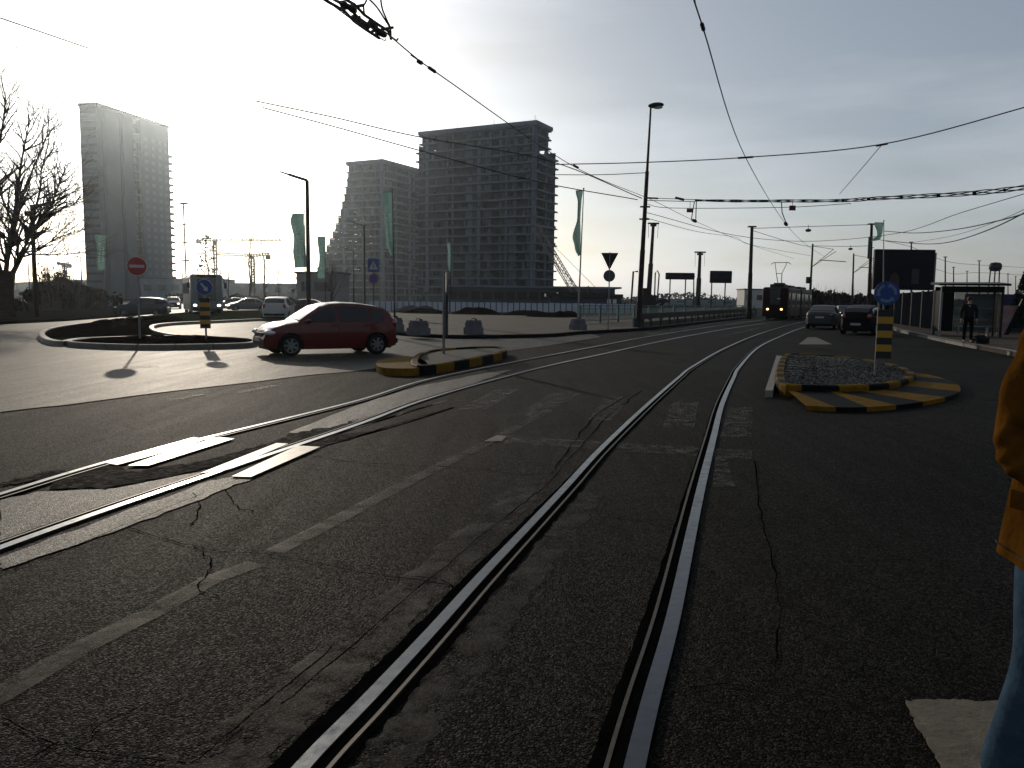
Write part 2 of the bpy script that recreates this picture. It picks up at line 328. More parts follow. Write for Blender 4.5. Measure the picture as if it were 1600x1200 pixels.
# long hand-placed cracks
def crack(b, pts, wd=.012, z=.007):
    P = smooth([g(x, y, z) for x, y in pts], 7); rnd = random.Random(len(pts)*7+int(pts[0][0]))
    P = [p + Vector((rnd.uniform(-1,1), rnd.uniform(-1,1), 0))*.012*(p.y/5) for p in P]
    ws = [wd*rnd.uniform(.4, 1.5)*(0.6 + p.y/9) for p in P]; ids = []
    for k, p in enumerate(P):
        d = (P[min(k+1, len(P)-1)] - P[max(k-1, 0)]).normalized(); nr = Vector((-d.y, d.x, 0))*ws[k]*.5
        ids.append(b.vs([p-nr, p+nr]))
    for a, c in zip(ids, ids[1:]): b.face((a[0], a[1], c[1], c[0]))
b = MB()
for pts in ([(0,897),(80,868),(180,826),(300,777),(380,745),(440,722),(480,712)], [(200,822),(250,840),(300,852),(350,862),(420,866),(500,880),(580,896),(700,912)],
            [(480,712),(560,722),(640,727),(740,732),(848,741),(880,715),(930,650),(985,615)], [(300,852),(330,880),(310,920),(345,930)], [(0,1120),(80,1160),(130,1155),(160,1130),(230,1098)],
            [(120,1170),(230,1185),(300,1190),(340,1160),(400,1110),(520,1010)], [(740,970),(700,910),(640,900)], [(0,770),(60,757),(120,752)], [(1180,720),(1186,790),(1205,860),(1218,950),(1212,1040)],
            [(330,740),(350,760),(370,790),(400,800)], [(300,820),(310,790),(302,770)], [(930,806),(990,812),(1050,812)], [(1075,1075),(1140,1068),(1200,1085)], [(20,1200),(90,1160)],
            [(1000,610),(940,660),(870,740),(800,800),(700,880),(560,1000),(440,1100)]):
    crack(b, pts, .0065)
b.build('road_cracks', M_tar, kind='structure')
# broken strips of surfacing beside the far track
def rough_patch(name, pts, z, m, amp, seed, sub=7):
    rnd = random.Random(seed); P = [g(x, y) for x, y in pts]; O = []
    for a, c in zip(P, P[1:]+P[:1]):
        for k in range(sub):
            t = k/sub; q = a.lerp(c, t) + Vector((rnd.uniform(-amp, amp), rnd.uniform(-amp, amp), 0)); O.append(q)
    b = MB(); b.poly([(q.x, q.y, z) for q in O]); return b.build(name, m, kind='structure')
rough_patch('broken_surface', [(0,757),(55,741),(170,728),(210,738),(300,724),(400,700),(455,678),(520,668),(560,655),(540,672),(440,700),(360,722),(290,740),(160,765),(90,765),(60,752),(0,762)], .0095, M_rubble, .05, 3)
rough_patch('patched_surface', [(0,782),(60,770),(180,764),(290,742),(320,738),(380,715),(455,690),(520,672),(560,664),(620,650),(700,625),(650,640),(560,668),(350,738),(175,798),(0,862)], .007, M_patch, .015, 4)
rough_patch('patched_surface', [(0,872),(180,806),(330,752),(390,742),(395,748),(330,775),(200,825),(0,893)], .007, M_patch, .02, 5)
rough_patch('patched_surface', [(560,633),(654,604),(760,583),(800,578),(740,600),(650,626),(560,658),(480,680),(450,676)], .007, M_patch, .02, 6)
rough_patch('broken_surface', [(470,700),(500,684),(600,672),(700,640),(712,636),(660,650),(560,683),(500,700)], .0072, M_rubble, .02, 8)

# ---- tram tracks
LP = [(300,1420),(400,1290),(490,1185),(574.5,1098),(673,992),(750,906),(826,825),(885,762),(943,699),(1011,634),(1060,591),(1083,573),(1134,544),(1184,523),(1226,510),(1262,501)]
RPx = [(955,1400),(972,1290),(990,1200),(1015,1098),(1051,965),(1078,839),(1096,758),(1114,686),(1128,632),(1146,591),(1156,573),(1184,544),(1215,528),(1252,513),(1290,503)]
AP = [(-420,905),(-160,825),(0,775),(175,722),(350,679),(560,627),(654,597.5),(747,577),(860,555.5),(941,540),(1022,524.8),(1120,509.5),(1180,502),(1222,496)]
BP = [(-500,1035),(-200,935),(0,859),(175,796),(350,736),(560,664.5),(654,629),(747,601),(860,571.7),(941,554),(1022,536),(1087,523),(1150,512),(1200,505),(1240,499)]
def strip(b, P, o0, o1, z0, z1, m, solid=True, jag=0, seed=1, taper=False):
    rnd = random.Random(seed); ids = []
    for k, p in enumerate(P):
        d = (P[min(k+1, len(P)-1)] - P[max(k-1, 0)]); d.z = 0; d.normalize(); nr = Vector((-d.y, d.x, 0))   # left of travel
        if taper: o1_ = o0 + (o1-o0)*max(.18, min(1, 1.25-p.y/7))
        else: o1_ = o1
        j0 = rnd.uniform(-jag, jag); a = p + nr*(o0+(j0 if solid is False else 0)); c = p + nr*(o1_ + (rnd.uniform(-jag, jag) if not solid else 0))
        if solid: ids.append(b.vs([(a.x,a.y,z0),(a.x,a.y,z1),(c.x,c.y,z1),(c.x,c.y,z0)]))
        else: ids.append(b.vs([(a.x,a.y,z1),(c.x,c.y,z1)]))
    for a, c in zip(ids, ids[1:]):
        if solid:
            for j in range(3): b.face((a[j], a[j+1], c[j+1], c[j]), m[j] if isinstance(m, tuple) else m)
        else: b.face((a[0], a[1], c[1], c[0]), m)
def track(name, label, pl, pr, n=10):
    t = thing(name, label, 'tram track', (0,0,0), group='tram tracks in the road')
    for k, px in enumerate((pl, pr)):
        P = smooth(gp(px), n); s = 1 if k == 0 else -1   # groove lies on the inner side (right of the left rail)
        b = MB(); strip(b, P, -(.030 if k == 0 else .040), .030, .001, .018, (1,0,1)); r_ = b.build('rail', [M_railtop, M_railside], t)
        b = MB(); strip(b, P, -s*.030, -s*.078, .001, .0105, 0, False); b.build('groove', M_tar, r_)
        b = MB(); strip(b, P, -s*.078, -s*.094, .001, .0155, 0); b.build('guard_lip', M_railside, r_)
        b = MB(); strip(b, P, .033 if k == 0 else .10, (.12 if k == 0 else .15), .001, .0092, 0, False, .005, k+3, True)
        if k == 0: strip(b, P, -.10, -.125, .001, .0092, 0, False, .008, k+8)
        else: strip(b, P, -.033, -.045, .001, .0092, 0, False, .008, k+9)
        b.build('tar_joint', M_tar, r_)
    return t
P = smooth(gp(LP), 10); b = MB(); strip(b, P[:70], .13, .42, 0, .0058, 0, False, .03, 21); b.build('dusty_strip', M_dusty, kind='structure')
b = MB(); strip(b, P[:70], -.14, -.34, 0, .0058, 0, False, .03, 22); b.build('dusty_strip', M_dusty, kind='structure')
tracks = [track('tram_track', 'curved tram track of two grooved rails sweeping close past the camera', LP, RPx),
          track('tram_track', 'tram track with steel plates laid over it, crossing towards the tram', AP, BP)]
def plate(px, label, m=None, z=.020):
    P = [g(*p, z) for p in px]; b = MB(); b.prism([(p.x, p.y) for p in P], .0125, z); o = b.build('steel_plate', m or M_plate, origin=P[0])
    tag(o, label, 'steel plate', 'steel plates beside the rails'); return o
plate([(160,722),(183,726),(325,688),(303,683)], 'pale steel plate on the far side of the outer rail')
plate([(200,727),(232,727),(366,685),(330,683)], 'bright glinting steel plate on the near side of the outer rail')
plate([(313,739),(350,735),(450,693),(432,692)], 'narrow grey steel plate on the far side of the inner rail', M_plate2)
plate([(362,744),(392,745),(500,698),(465,696)], 'pale steel plate nearest the camera beside the inner rail', M_plate2)
# ---- kerbs and islands
def kerb(b, P, wd, z0, z1, seg, mats, closed=False, bev=.03, batter=0):
    """blocks along a path (outer edge P, body lies to the left of travel)"""
    Q = []; acc = 0; P = [Vector((p.x, p.y, 0)) for p in P]
    if closed: P = P + [P[0]]
    tot = sum((c-a).length for a, c in zip(P, P[1:])); n = max(2, int(tot/seg)); n += n % 2 if closed and len(mats) == 2 else 0
    def samp(s):
        s = min(max(s, 0), tot-1e-6); k = 0
        while s > (P[k+1]-P[k]).length: s -= (P[k+1]-P[k]).length; k += 1
        d = (P[k+1]-P[k]).normalized(); return P[k]+d*s, Vector((-d.y, d.x, 0))
    for i in range(n):
        m = mats[i % len(mats)]; ids = []
        for s_ in [tot*(i+q)/n for q in (0.012, .25, .5, .75, .988)]:
            p, nr = samp(s_); ids.append(b.vs([p.to_3d()+Vector((0,0,z0)), p+nr*batter+Vector((0,0,z1-bev)), p+nr*(bev+batter)+Vector((0,0,z1)), p+nr*wd+Vector((0,0,z1)), p+nr*wd+Vector((0,0,z0))]))
        for a, c in zip(ids, ids[1:]):
            for j in range(4): b.face((a[j], a[j+1], c[j+1], c[j]), m)
        b.face(ids[0][::-1], m); b.face(ids[-1], m)
def fill(name, P, z, m, parent=None, kind=None, bumpy=0, seed=1, origin=None):
    b = MB()
    if not bumpy: b.poly([(p.x, p.y, z) for p in P]); return b.build(name, m, parent, kind=kind)
    rnd = random.Random(seed); c = sum((Vector(p) for p in P), Vector())/len(P); rows = []
    for k in range(7):
        s_ = 1-k/6.3; rows.append([Vector((c.x+(p.x-c.x)*s_, c.y+(p.y-c.y)*s_, z + bumpy*(1-s_**2)*rnd.uniform(.55, 1.25))) for p in P]); rows[-1].append(rows[-1][0])
    b.grid(rows); b.poly(rows[-1][:-1]); return b.build(name, m, parent, smooth=True, kind=kind)
# right-hand island: low striped apron ring, then a raised striped kerb round gravel
t = thing('traffic_island', 'right-hand island with gravel, yellow and black kerbs and a roundabout sign', 'traffic island', g(1330,600))
inner = smooth2([g(*p) for p in ((1216,616),(1262,620),(1320,621),(1380,618),(1418,609),(1430,598),(1404,584),(1352,573),(1292,566),(1240,563),(1222,566),(1212,590))], 5, True)
outer = smooth2([g(*p) for p in ((1258,641),(1330,644),(1400,640),(1460,631),(1499,618),(1490,602),(1450,590),(1418,583))], 6)
org = t.location
def rel(b, name, mats, par, smooth=False): return b.build(name, mats, par, origin=org, smooth=smooth)
b = MB(); kerb(b, inner, .16, .0, .20, .62, (0, 1), True); rel(b, 'raised_kerb', [M_yel, M_blk], t)
b = MB(); c0 = sum((Vector(p) for p in inner), Vector())/len(inner)
b.poly([(c0.x+(p.x-c0.x)*.97, c0.y+(p.y-c0.y)*.97, .17) for p in inner]); rel(b, 'gravel_fill', M_gravel, t)
rp_ = random.Random(77); pb = MB()
for _ in range(5200):
    q = inner[rp_.randrange(len(inner))]; f_ = rp_.random()**.5*.9; c_ = Vector((c0.x+(q.x-c0.x)*f_, c0.y+(q.y-c0.y)*f_, .178)); s_ = rp_.uniform(.009,.024)
    M_ = Euler((rp_.uniform(0,6), rp_.uniform(0,6), rp_.uniform(0,6))).to_matrix(); ii = pb.vs([c_+M_@Vector(v_)*s_ for v_ in ((1,1,1),(-1,-1,1),(-1,1,-1),(1,-1,-1))])
    for tr_ in ((0,1,2),(0,3,1),(0,2,3),(1,3,2)): pb.face([ii[k_] for k_ in tr_], rp_.randrange(2))
rel(pb, 'gravel_stones', [M_gravel, mat('pale_pebble', (.22,.22,.21), .85)], t)['kind'] = 'stuff'
ap = MB(); N_ = len(outer)
inn = [min(inner, key=lambda q: (q-p).length) for p in outer]
for i in range(N_-1):
    a, c, d, e = outer[i], outer[i+1], inn[i+1], inn[i]; m = (i//4) % 2
    ap.quad(Vector((a.x,a.y,.0)), Vector((c.x,c.y,.0)), Vector((c.x,c.y,.07)), Vector((a.x,a.y,.07)), m)
    ap.quad(Vector((a.x,a.y,.07)), Vector((c.x,c.y,.07)), Vector((d.x,d.y,.10)), Vector((e.x,e.y,.10)), m)
rel(ap, 'striped_apron', [M_yel, M_blk], t)
b = MB(); P = [g(*p) for p in ((1195,621),(1207,621),(1222,563),(1213,562))]; b.prism([(p.x, p.y) for p in P], 0, .12); rel(b, 'end_kerb', M_kerbw, t)
# middle island
t = thing('traffic_island', 'narrow island with yellow and black kerb and a flat yellow nose', 'traffic island', g(690,570)); org = t.location
nose = smooth2([g(*p) for p in ((588,580),(600,586),(645,587),(668,582),(660,571),(640,566),(610,569),(592,573))], 4, True)
b = MB(); b.prism([(p.x, p.y) for p in nose], 0, .15); rel(b, 'nose_block', M_yel, t)
mid = smooth2([g(*p) for p in ((646,584),(668,586),(720,577),(770,566),(792,559),(787,553),(765,551),(720,553),(675,557),(651,565),(642,576))], 5, True)
b = MB(); kerb(b, mid, .15, 0, .20, .85, (1, 0), True); rel(b, 'raised_kerb', [M_yel, M_blk], t)
b = MB(); c0 = sum((Vector(p) for p in mid), Vector())/len(mid)
b.poly([(c0.x+(p.x-c0.x)*.95, c0.y+(p.y-c0.y)*.95, .15) for p in mid]); rel(b, 'gravel_fill', M_gravel, t)
# left island (long front one, with heaped soil)
t = thing('traffic_island', 'low kerbed island of dark soil carrying the no-entry and keep-right signs', 'traffic island', g(250,540)); org = t.location
fr = smooth2([g(*p) for p in ((104,541),(150,545),(230,547),(310,546),(380,544),(402,540),(385,535),(300,533),(220,534),(140,536))], 5, True)
b = MB(); kerb(b, fr, .14, 0, .16, 1.0, (0,), True); rel(b, 'kerb', [M_kerb], t)
rnd = random.Random(5); c0 = sum((Vector(p) for p in fr), Vector())/len(fr); b = MB(); rows = []
for k in range(7):
    s_ = .97-k*.15; rows.append([Vector((c0.x+(p.x-c0.x)*s_, c0.y+(p.y-c0.y)*s_, .14+.14*(1-s_**2)*rnd.uniform(.5, 1.4))) for p in fr]); rows[-1].append(rows[-1][0])
b.grid(rows); b.poly(rows[-1][:-1]); rel(b, 'soil_bed', M_soil, t, True)
# big left island: soil, then grass further right
t = thing('traffic_island', 'large left island with pale kerb, bare soil and grass beyond', 'traffic island', g(200,515)); org = t.location
bk = [g(*p) for p in ((60,529),(72,538),(102,541),(140,535),(262,531),(300,532),(262,526),(243,519),(246,512),(280,508),(340,505),(420,501),(520,497),(560,494),(560,489),(440,486.5),(330,488),(270,492),(200,500),(130,509),(85,516),(66,522))]
bk = smooth2(bk, 4, True)
b = MB(); kerb(b, bk, .2, 0, .16, 1.5, (0,), True); rel(b, 'kerb', [M_kerbw], t)
b = MB(); b.poly([(p.x, p.y, .12) for p in bk]); rel(b, 'grass_bed', M_grass, t)
so = smooth2([g(*p) for p in ((72,528),(90,534),(140,531),(235,527),(232,516),(245,509),(285,504),(270,496),(200,503),(130,511),(90,518),(76,523))], 4, True)
b = MB(); c0 = sum((Vector(p) for p in so), Vector())/len(so); rows = []
for k in range(9):
    s_ = 1-k*.12; rows.append([Vector((c0.x+(p.x-c0.x)*s_, c0.y+(p.y-c0.y)*s_, .125+.30*(1-s_**2)*rnd.uniform(.6, 1.2))) for p in so]); rows[-1].append(rows[-1][0])
b.grid(rows); b.poly(rows[-1][:-1]); rel(b, 'soil_bed', M_soil, t, True)
# left pavement behind the roundabout road
P = [g(*p) for p in ((-600,512),(0,507),(100,502),(180,496),(260,489))] + [foot(270,130), foot(100,130), Vector((-150,130,0))]
b = MB(); b.prism([(p.x, p.y) for p in P], 0, .13); b.build('left_pavement', M_ground, kind='structure')
# plaza in the middle distance
pz = [g(*p) for p in ((612,522),(660,526),(710,528.5),(780,528),(860,526),(905,522),(960,518.5),(1010,515),(1080,507),(1172,496))] + [foot(1170,110), foot(900,74), foot(760,76), foot(610,80), foot(590,60)]
b = MB(); b.prism([(p.x, p.y) for p in pz], 0, .13); b.build('plaza_pavement', M_plaza, kind='structure')
b = MB(); kerb(b, smooth([g(*p) for p in ((612,523),(660,527),(710,529.3),(780,528.8),(860,526.8),(905,522.8),(960,519.2),(1010,515.8),(1080,507.8),(1172,496.5))], 4), .15, 0, .15, 2, (0,)); b.build('plaza_kerb', M_blk, kind='structure')
# right pavement with its kerb
kp = [g(*p) for p in ((1330,500),(1380,511),(1405,519),(1470,534),(1528,546),(1575,555),(1700,585),(1900,640))]
P = kp + [Vector((60,8,0)), Vector((90,40,0)), Vector((60,130,0)), foot(1330,100)]
b = MB(); b.prism([(p.x, p.y) for p in P], 0, .13); b.build('right_pavement', mat('brown_paving', (.085,.065,.048), .8, noise=.25, nscale=1.2, bump=.2), kind='structure')
b = MB(); q = smooth(kp, 4); kerb(b, q[::-1], -.22, 0, .155, 3.2, (0, 1)); b.build('right_kerb', [M_kerbw, M_kerb], kind='structure')
# hills far off
b = MB(); rnd = random.Random(3); rows = [[], [], []]
for k in range(90):
    x = -2600 + k*60; hgt = (58 if x < -1500 else 9)+(12*math.sin(k*.33)+6*math.sin(k*.81+1)+rnd.uniform(-3,3))*(1 if x < -1500 else .25); rows[0].append((x, 2500, -5)); rows[1].append((x, 2900, hgt)); rows[2].append((x, 3500, 0))
b.grid(rows); b.build('hills', mat('far_hill', (.06,.075,.09), .95), kind='structure', smooth=True)
# ================================================================== tall buildings
def oblong(c, u, v, u0, u1, v0, v1): return [c+u*u0+v*v0, c+u*u1+v*v0, c+u*u1+v*v1, c+u*u0+v*v1]
def frame_tower(name, label, C0, u, v, nfl, fh, ulen, vlen, seed, topset=(), base=0, par=.9):
    """concrete frame: slabs, columns, infill on the face along u (v=0) and the face along v (u=0)"""
    t = thing(name, label, 'building', C0); rnd = random.Random(seed); Z = Vector((0,0,1)); O = Vector((0,0,0))
    infill = MB(); cols = {}; BAYS = [[(rnd.choice((.9,1.3,1.8,2.4,3.2)), rnd.choice((0,0,2,3,3,3,4))) for _ in range(60)] for _f in (0,1)]
    for k in range(nfl+1):
        z = k*fh; U, V = ulen(k), vlen(k); b = MB(); e = .9
        b.prism([(p.x, p.y) for p in oblong(O, u, v, -e, U+e, -e, V+e)], z-.32, z+.22); b.build('floor_slab' if k < nfl else 'roof', M_conc, t)
        if k == nfl: break
        for face in (0, 1):
            Ln = U if face == 0 else V; d, nrm = (u, v) if face == 0 else (v, u); a = 0.0
            for wd_, kd in BAYS[face]:
                if a >= Ln-.3: break
                c_ = min(a+wd_, Ln); r_ = rnd.random(); kind = kd if r_ > .22 else rnd.choice((0, 2, 3, 3, 4)); dep = {0: 1.5, 2: 1.2, 3: 3.4, 4: 2.0}[kind]; e_ = c_
                if kind != 3 and rnd.random() < .35: e_ = a+(c_-a)*rnd.uniform(.4, .8)
                P0 = d*a+nrm*dep; P1 = d*e_+nrm*dep
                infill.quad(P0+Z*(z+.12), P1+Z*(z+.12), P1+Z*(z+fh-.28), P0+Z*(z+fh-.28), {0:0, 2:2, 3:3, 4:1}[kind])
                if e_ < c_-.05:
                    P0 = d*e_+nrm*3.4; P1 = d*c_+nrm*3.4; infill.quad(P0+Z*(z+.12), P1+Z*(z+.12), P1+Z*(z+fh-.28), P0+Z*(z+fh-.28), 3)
                a = c_
                if rnd.random() < .3:   # a propped board or parapet at the slab edge
                    P0 = d*(c_-wd_)+nrm*-.55; P1 = d*c_+nrm*-.55; infill.quad(P0+Z*(z+.2), P1+Z*(z+.2), P1+Z*(z+1.1), P0+Z*(z+1.1), 0)
            for i in range(int(Ln/11.7)+1):
                p = d*(11.7*i)+nrm*.45; cols.setdefault((face, i), MB()).box((p.x, p.y, z+fh/2), (.7 if i % 2 else 1.5, .5+.004*(k % 2), fh), 0, math.atan2(d.y, d.x))
        # back faces close the block
        for P0, P1 in ((u*U, u*U+v*V), (v*V, v*V+u*U)):
            q = .0
            infill.quad(P0+Z*(z+.12), P1+Z*(z+.12), P1+Z*(z+fh-.28), P0+Z*(z+fh-.28), 0)
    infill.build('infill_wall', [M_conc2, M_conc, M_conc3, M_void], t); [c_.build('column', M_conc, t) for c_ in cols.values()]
    return t
u1 = Vector((-.891, .454, 0)); v1 = Vector((.454, .891, 0))
T1_ = at(836, 189, 300); C1 = Vector((T1_.x, 300, 0)); fh = (T1_.z-1.5)/20
mainb = frame_tower('concrete_tower', 'tall unfinished concrete tower block with bare floor slabs and an overhanging roof slab', C1, u1, v1, 20, fh,
            lambda k: 50.6 if k < 19 else 49, lambda k: 18.9 if k < 18 else 12, 11)
b = MB(); b.prism([(p.x, p.y) for p in oblong(Vector(), u1, v1, -1.4, 50, -1.4, 13)], 20*fh+.15, 20*fh+1.5); b.build('parapet', M_conc, mainb)
for q in (0, 17, 33, 50): b = MB(); p = u1*q; b.tube([(p.x, p.y, 20*fh+1.5), (p.x, p.y, 20*fh+3.6)], .09, 5); b.build('aerial', M_dkmetal, mainb)
T2_ = at(597, 249, 385); C2 = Vector((T2_.x, 385, 0)); fhb = (T2_.z-1.5)/19; steps = [49,46,44,42,40,36.5,36,34,32,30,28,26.5,25,23.6,22.6,21.6,20.8,20.2,19.8,19.5,19.3]
leftb = frame_tower('concrete_tower', 'lower unfinished concrete tower block with terraces stepping down to the left', C2, u1, v1, 19, fhb,
            lambda k: steps[min(k, 20)], lambda k: 34, 23)
b = MB(); b.prism([(p.x, p.y) for p in oblong(Vector(), u1, v1, -1.2, 20.5, -1.2, 34)], 19*fhb+.15, 19*fhb+1.5); b.build('parapet', M_conc, leftb)
b = MB(); P = oblong(Vector(), u1, v1, -12, 62, -14, -1.2)
# podium in front, with dark strip of openings
pod = thing('podium_building', 'long low dark podium at the foot of the unfinished tower', 'building', foot(850,215))
b = MB(); b.box((-4, 0, 2.4), (44, 14, 4.8)); b.box((-3.5, -.5, 5.0), (46, 16, .45), 1); b.build('wall', [M_conc2, M_conc], pod)
b = MB()
for i in range(14): b.box((-24+i*3.0, -7.1, 2.7), (2.3, .3, 2.0))
b.build('opening', M_void, pod)
# finished tower at the left
tw = thing('glazed_tower', 'tall finished grey tower block on the left, the sun glowing over its roof', 'building', Vector((at(150, 160, 330).x, 330, 0)))
ud = Vector((.24, .971, 0)); vd = Vector((-.971, .24, 0)); nf = 24; fh2 = (at(150, 160, 330).z-1.1)/24
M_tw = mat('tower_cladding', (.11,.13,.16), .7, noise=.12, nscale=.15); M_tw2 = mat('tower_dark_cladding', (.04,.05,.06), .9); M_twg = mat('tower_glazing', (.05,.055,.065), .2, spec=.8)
Htop = nf*fh2
wall = MB()
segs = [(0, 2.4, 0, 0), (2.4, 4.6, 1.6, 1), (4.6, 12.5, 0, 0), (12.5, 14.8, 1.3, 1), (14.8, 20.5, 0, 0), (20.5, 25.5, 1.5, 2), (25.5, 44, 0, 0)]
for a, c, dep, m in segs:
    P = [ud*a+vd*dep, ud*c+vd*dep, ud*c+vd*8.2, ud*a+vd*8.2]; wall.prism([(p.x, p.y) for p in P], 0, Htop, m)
for k in range(nf):   # shallow floor bands on the end face
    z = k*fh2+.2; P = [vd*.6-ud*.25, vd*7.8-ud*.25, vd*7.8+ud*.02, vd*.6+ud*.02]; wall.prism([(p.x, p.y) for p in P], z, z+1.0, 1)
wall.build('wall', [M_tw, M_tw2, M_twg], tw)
b = MB(); P = [-ud*.4-vd*.4, ud*44.3-vd*.4, ud*44.3+vd*8.6, -ud*.4+vd*8.6]; b.prism([(p.x, p.y) for p in P], Htop+.02, Htop+1.1); b.build('roof', M_tw2, tw)
M_win = mat('tower_window', (.22,.24,.28), .15, spec=1)
wm = MB(); wm.box((0, 0, 0), (2.0, .12, 1.5), 0, math.atan2(ud.y, ud.x)); w0 = None
for k in range(2, nf-2):
    for c_ in (28.5, 33, 37.5, 41.5):
        p = ud*c_ - vd*.06 + Vector((0, 0, k*fh2+1.9))
        if w0 is None: w0 = wm.build('window', M_win, tw); w0.location = p
        else: q = w0.copy(); C.objects.link(q); q.parent = tw; q.location = p
bl = MB(); bl.box((0, 0, 0), (2.2, 4.0, .22), 0, math.atan2(ud.y, ud.x)); bl.box((.0, 0, .5), (2.1, 3.9, .8), 0, math.atan2(ud.y, ud.x)); b0 = None
for k in range(1, nf-3):
    p = ud*44.9 + vd*1.6 + Vector((0, 0, k*fh2+.1))
    if b0 is None: b0 = bl.build('balcony', M_tw2, tw); b0.location = p
    else: q = b0.copy(); C.objects.link(q); q.parent = tw; q.location = p
# slabs showing across the glazed bay
b = MB()
for k in range(nf): p = ud*23+vd*.7; b.box((p.x, p.y, k*fh2), (5, 1.4, .3), 0, math.atan2(ud.y, ud.x))
b.build('bay_slab', M_tw, tw)
# low buildings and site cabins
def lowb(name, label, px, Y, wid, dep, hgt, m, wins=0, rz=0, roof=True):
    t = thing(name, label, 'building', foot(px, Y), rz)
    b = MB(); b.box((0, dep/2, hgt/2), (wid, dep, hgt)); b.build('wall', m, t)
    if roof: b = MB(); b.box((0, dep/2, hgt+.16), (wid+.5, dep+.5, .3)); b.build('roof', M_dkmetal, t)
    for i in range(wins):
        b = MB(); b.box((-wid/2+(i+.5)*wid/wins, -.04, hgt*.58), (wid/wins*.55, .1, hgt*.28)); b.build('window', M_glass, t)
    return t
site = lowb('site_office', 'grey stacked site office with two dark windows beside the flags', 496, 120, 6.4, 5, 5.1, mat('cabin_sheet', (.24,.235,.24), .6, noise=.1, nscale=1), 0, R(-8))
for x_, w_ in ((-1.9, 1.1), (.9, 2.6)): b = MB(); b.box((x_, -.03, 3.2), (w_, .12, 1.4)); b.build('window', M_glass, site)
lowb('warehouse', 'long pale low warehouse far off behind the bare trees', 415, 420, 62, 20, 8.5, M_conc2, 9)
lowb('warehouse', 'low grey warehouse just right of the tall left tower', 285, 330, 34, 14, 8.5, M_conc, 6)
lowb('riverside_hall', 'small white building seen between the catenary pole and the tram', 1178, 240, 6, 8, 5.5, M_white, 2)
lowb('warehouse', 'distant flat warehouse roof above the green railing', 1100, 420, 48, 16, 2.9, M_conc, 6)
ob = thing('riverside_restaurant', 'long low dark pavilion with lit end windows behind the yield sign', 'building', foot(930,130))
b = MB(); b.box((-1.5, 3, 1.1), (11.5, 6, 2.2)); b.build('wall', M_conc2, ob)
b = MB(); b.box((-1.8, 3, 2.45), (12.4, 7, .5)); b.box((-3, 3, 2.85), (6, 4, .25)); b.build('roof', M_dkmetal, ob)
for x_ in (2.2, 3.1): b = MB(); b.box((x_, -.05, 1.55), (.6, .12, .7)); b.build('window', M_lamp, ob)
b = MB(); b.tube([(-1,2,2.7),(-1,2,4)], .12, 6); b.build('chimney', M_dkmetal, ob)
# ================================================================== vehicles
def lerp_tab(tab):
    def f(x):
        if x <= tab[0][0]: return tab[0][1]
        for (a, p), (c, q) in zip(tab, tab[1:]):
            if x <= c:
                t = (x-a)/(c-a); return p+(q-p)*t
        return tab[-1][1]
    return f
SHAPES = {
 'hatch': dict(L=2.0, R=-2.0, W=.86, belt=.95, wx=(1.28,-1.30), T=[(-2.0,.60),(-1.985,.88),(-1.93,1.02),(-1.80,1.20),(-1.58,1.37),(-1.3,1.46),(-.8,1.525),(-.3,1.54),(.1,1.51),(.38,1.41),(.72,1.20),(1.04,.99),(1.4,.94),(1.72,.84),(1.92,.70),(2.0,.52)],
               ws=(.30,1.00), rw=(-1.84,-1.46), side=[(-1.52,-1.14),(-1.06,-.16),(-.06,.90)]),
 'sedan': dict(L=2.3, R=-2.25, W=.88, belt=.93, wx=(1.38,-1.36), T=[(-2.25,.60),(-2.2,.90),(-2.05,1.02),(-1.62,1.06),(-1.35,1.16),(-.85,1.38),(-.4,1.44),(.2,1.43),(.5,1.34),(.9,1.12),(1.2,.97),(1.6,.90),(2.05,.78),(2.22,.66),(2.3,.5)],
               ws=(.40,1.14), rw=(-1.5,-.82), side=[(-1.2,-.75),(-.68,.1),(.18,1.0)]),
 'suv': dict(L=2.25, R=-2.2, W=.92, belt=1.05, wx=(1.38,-1.34), T=[(-2.2,.7),(-2.15,1.05),(-2.02,1.3),(-1.85,1.5),(-1.4,1.62),(-.6,1.66),(.1,1.64),(.4,1.55),(.75,1.33),(1.05,1.12),(1.5,1.05),(1.95,.95),(2.15,.8),(2.25,.6)],
               ws=(.28,1.0), rw=(-2.05,-1.82), side=[(-1.9,-1.25),(-1.18,-.12),(-.02,.92)]),
}
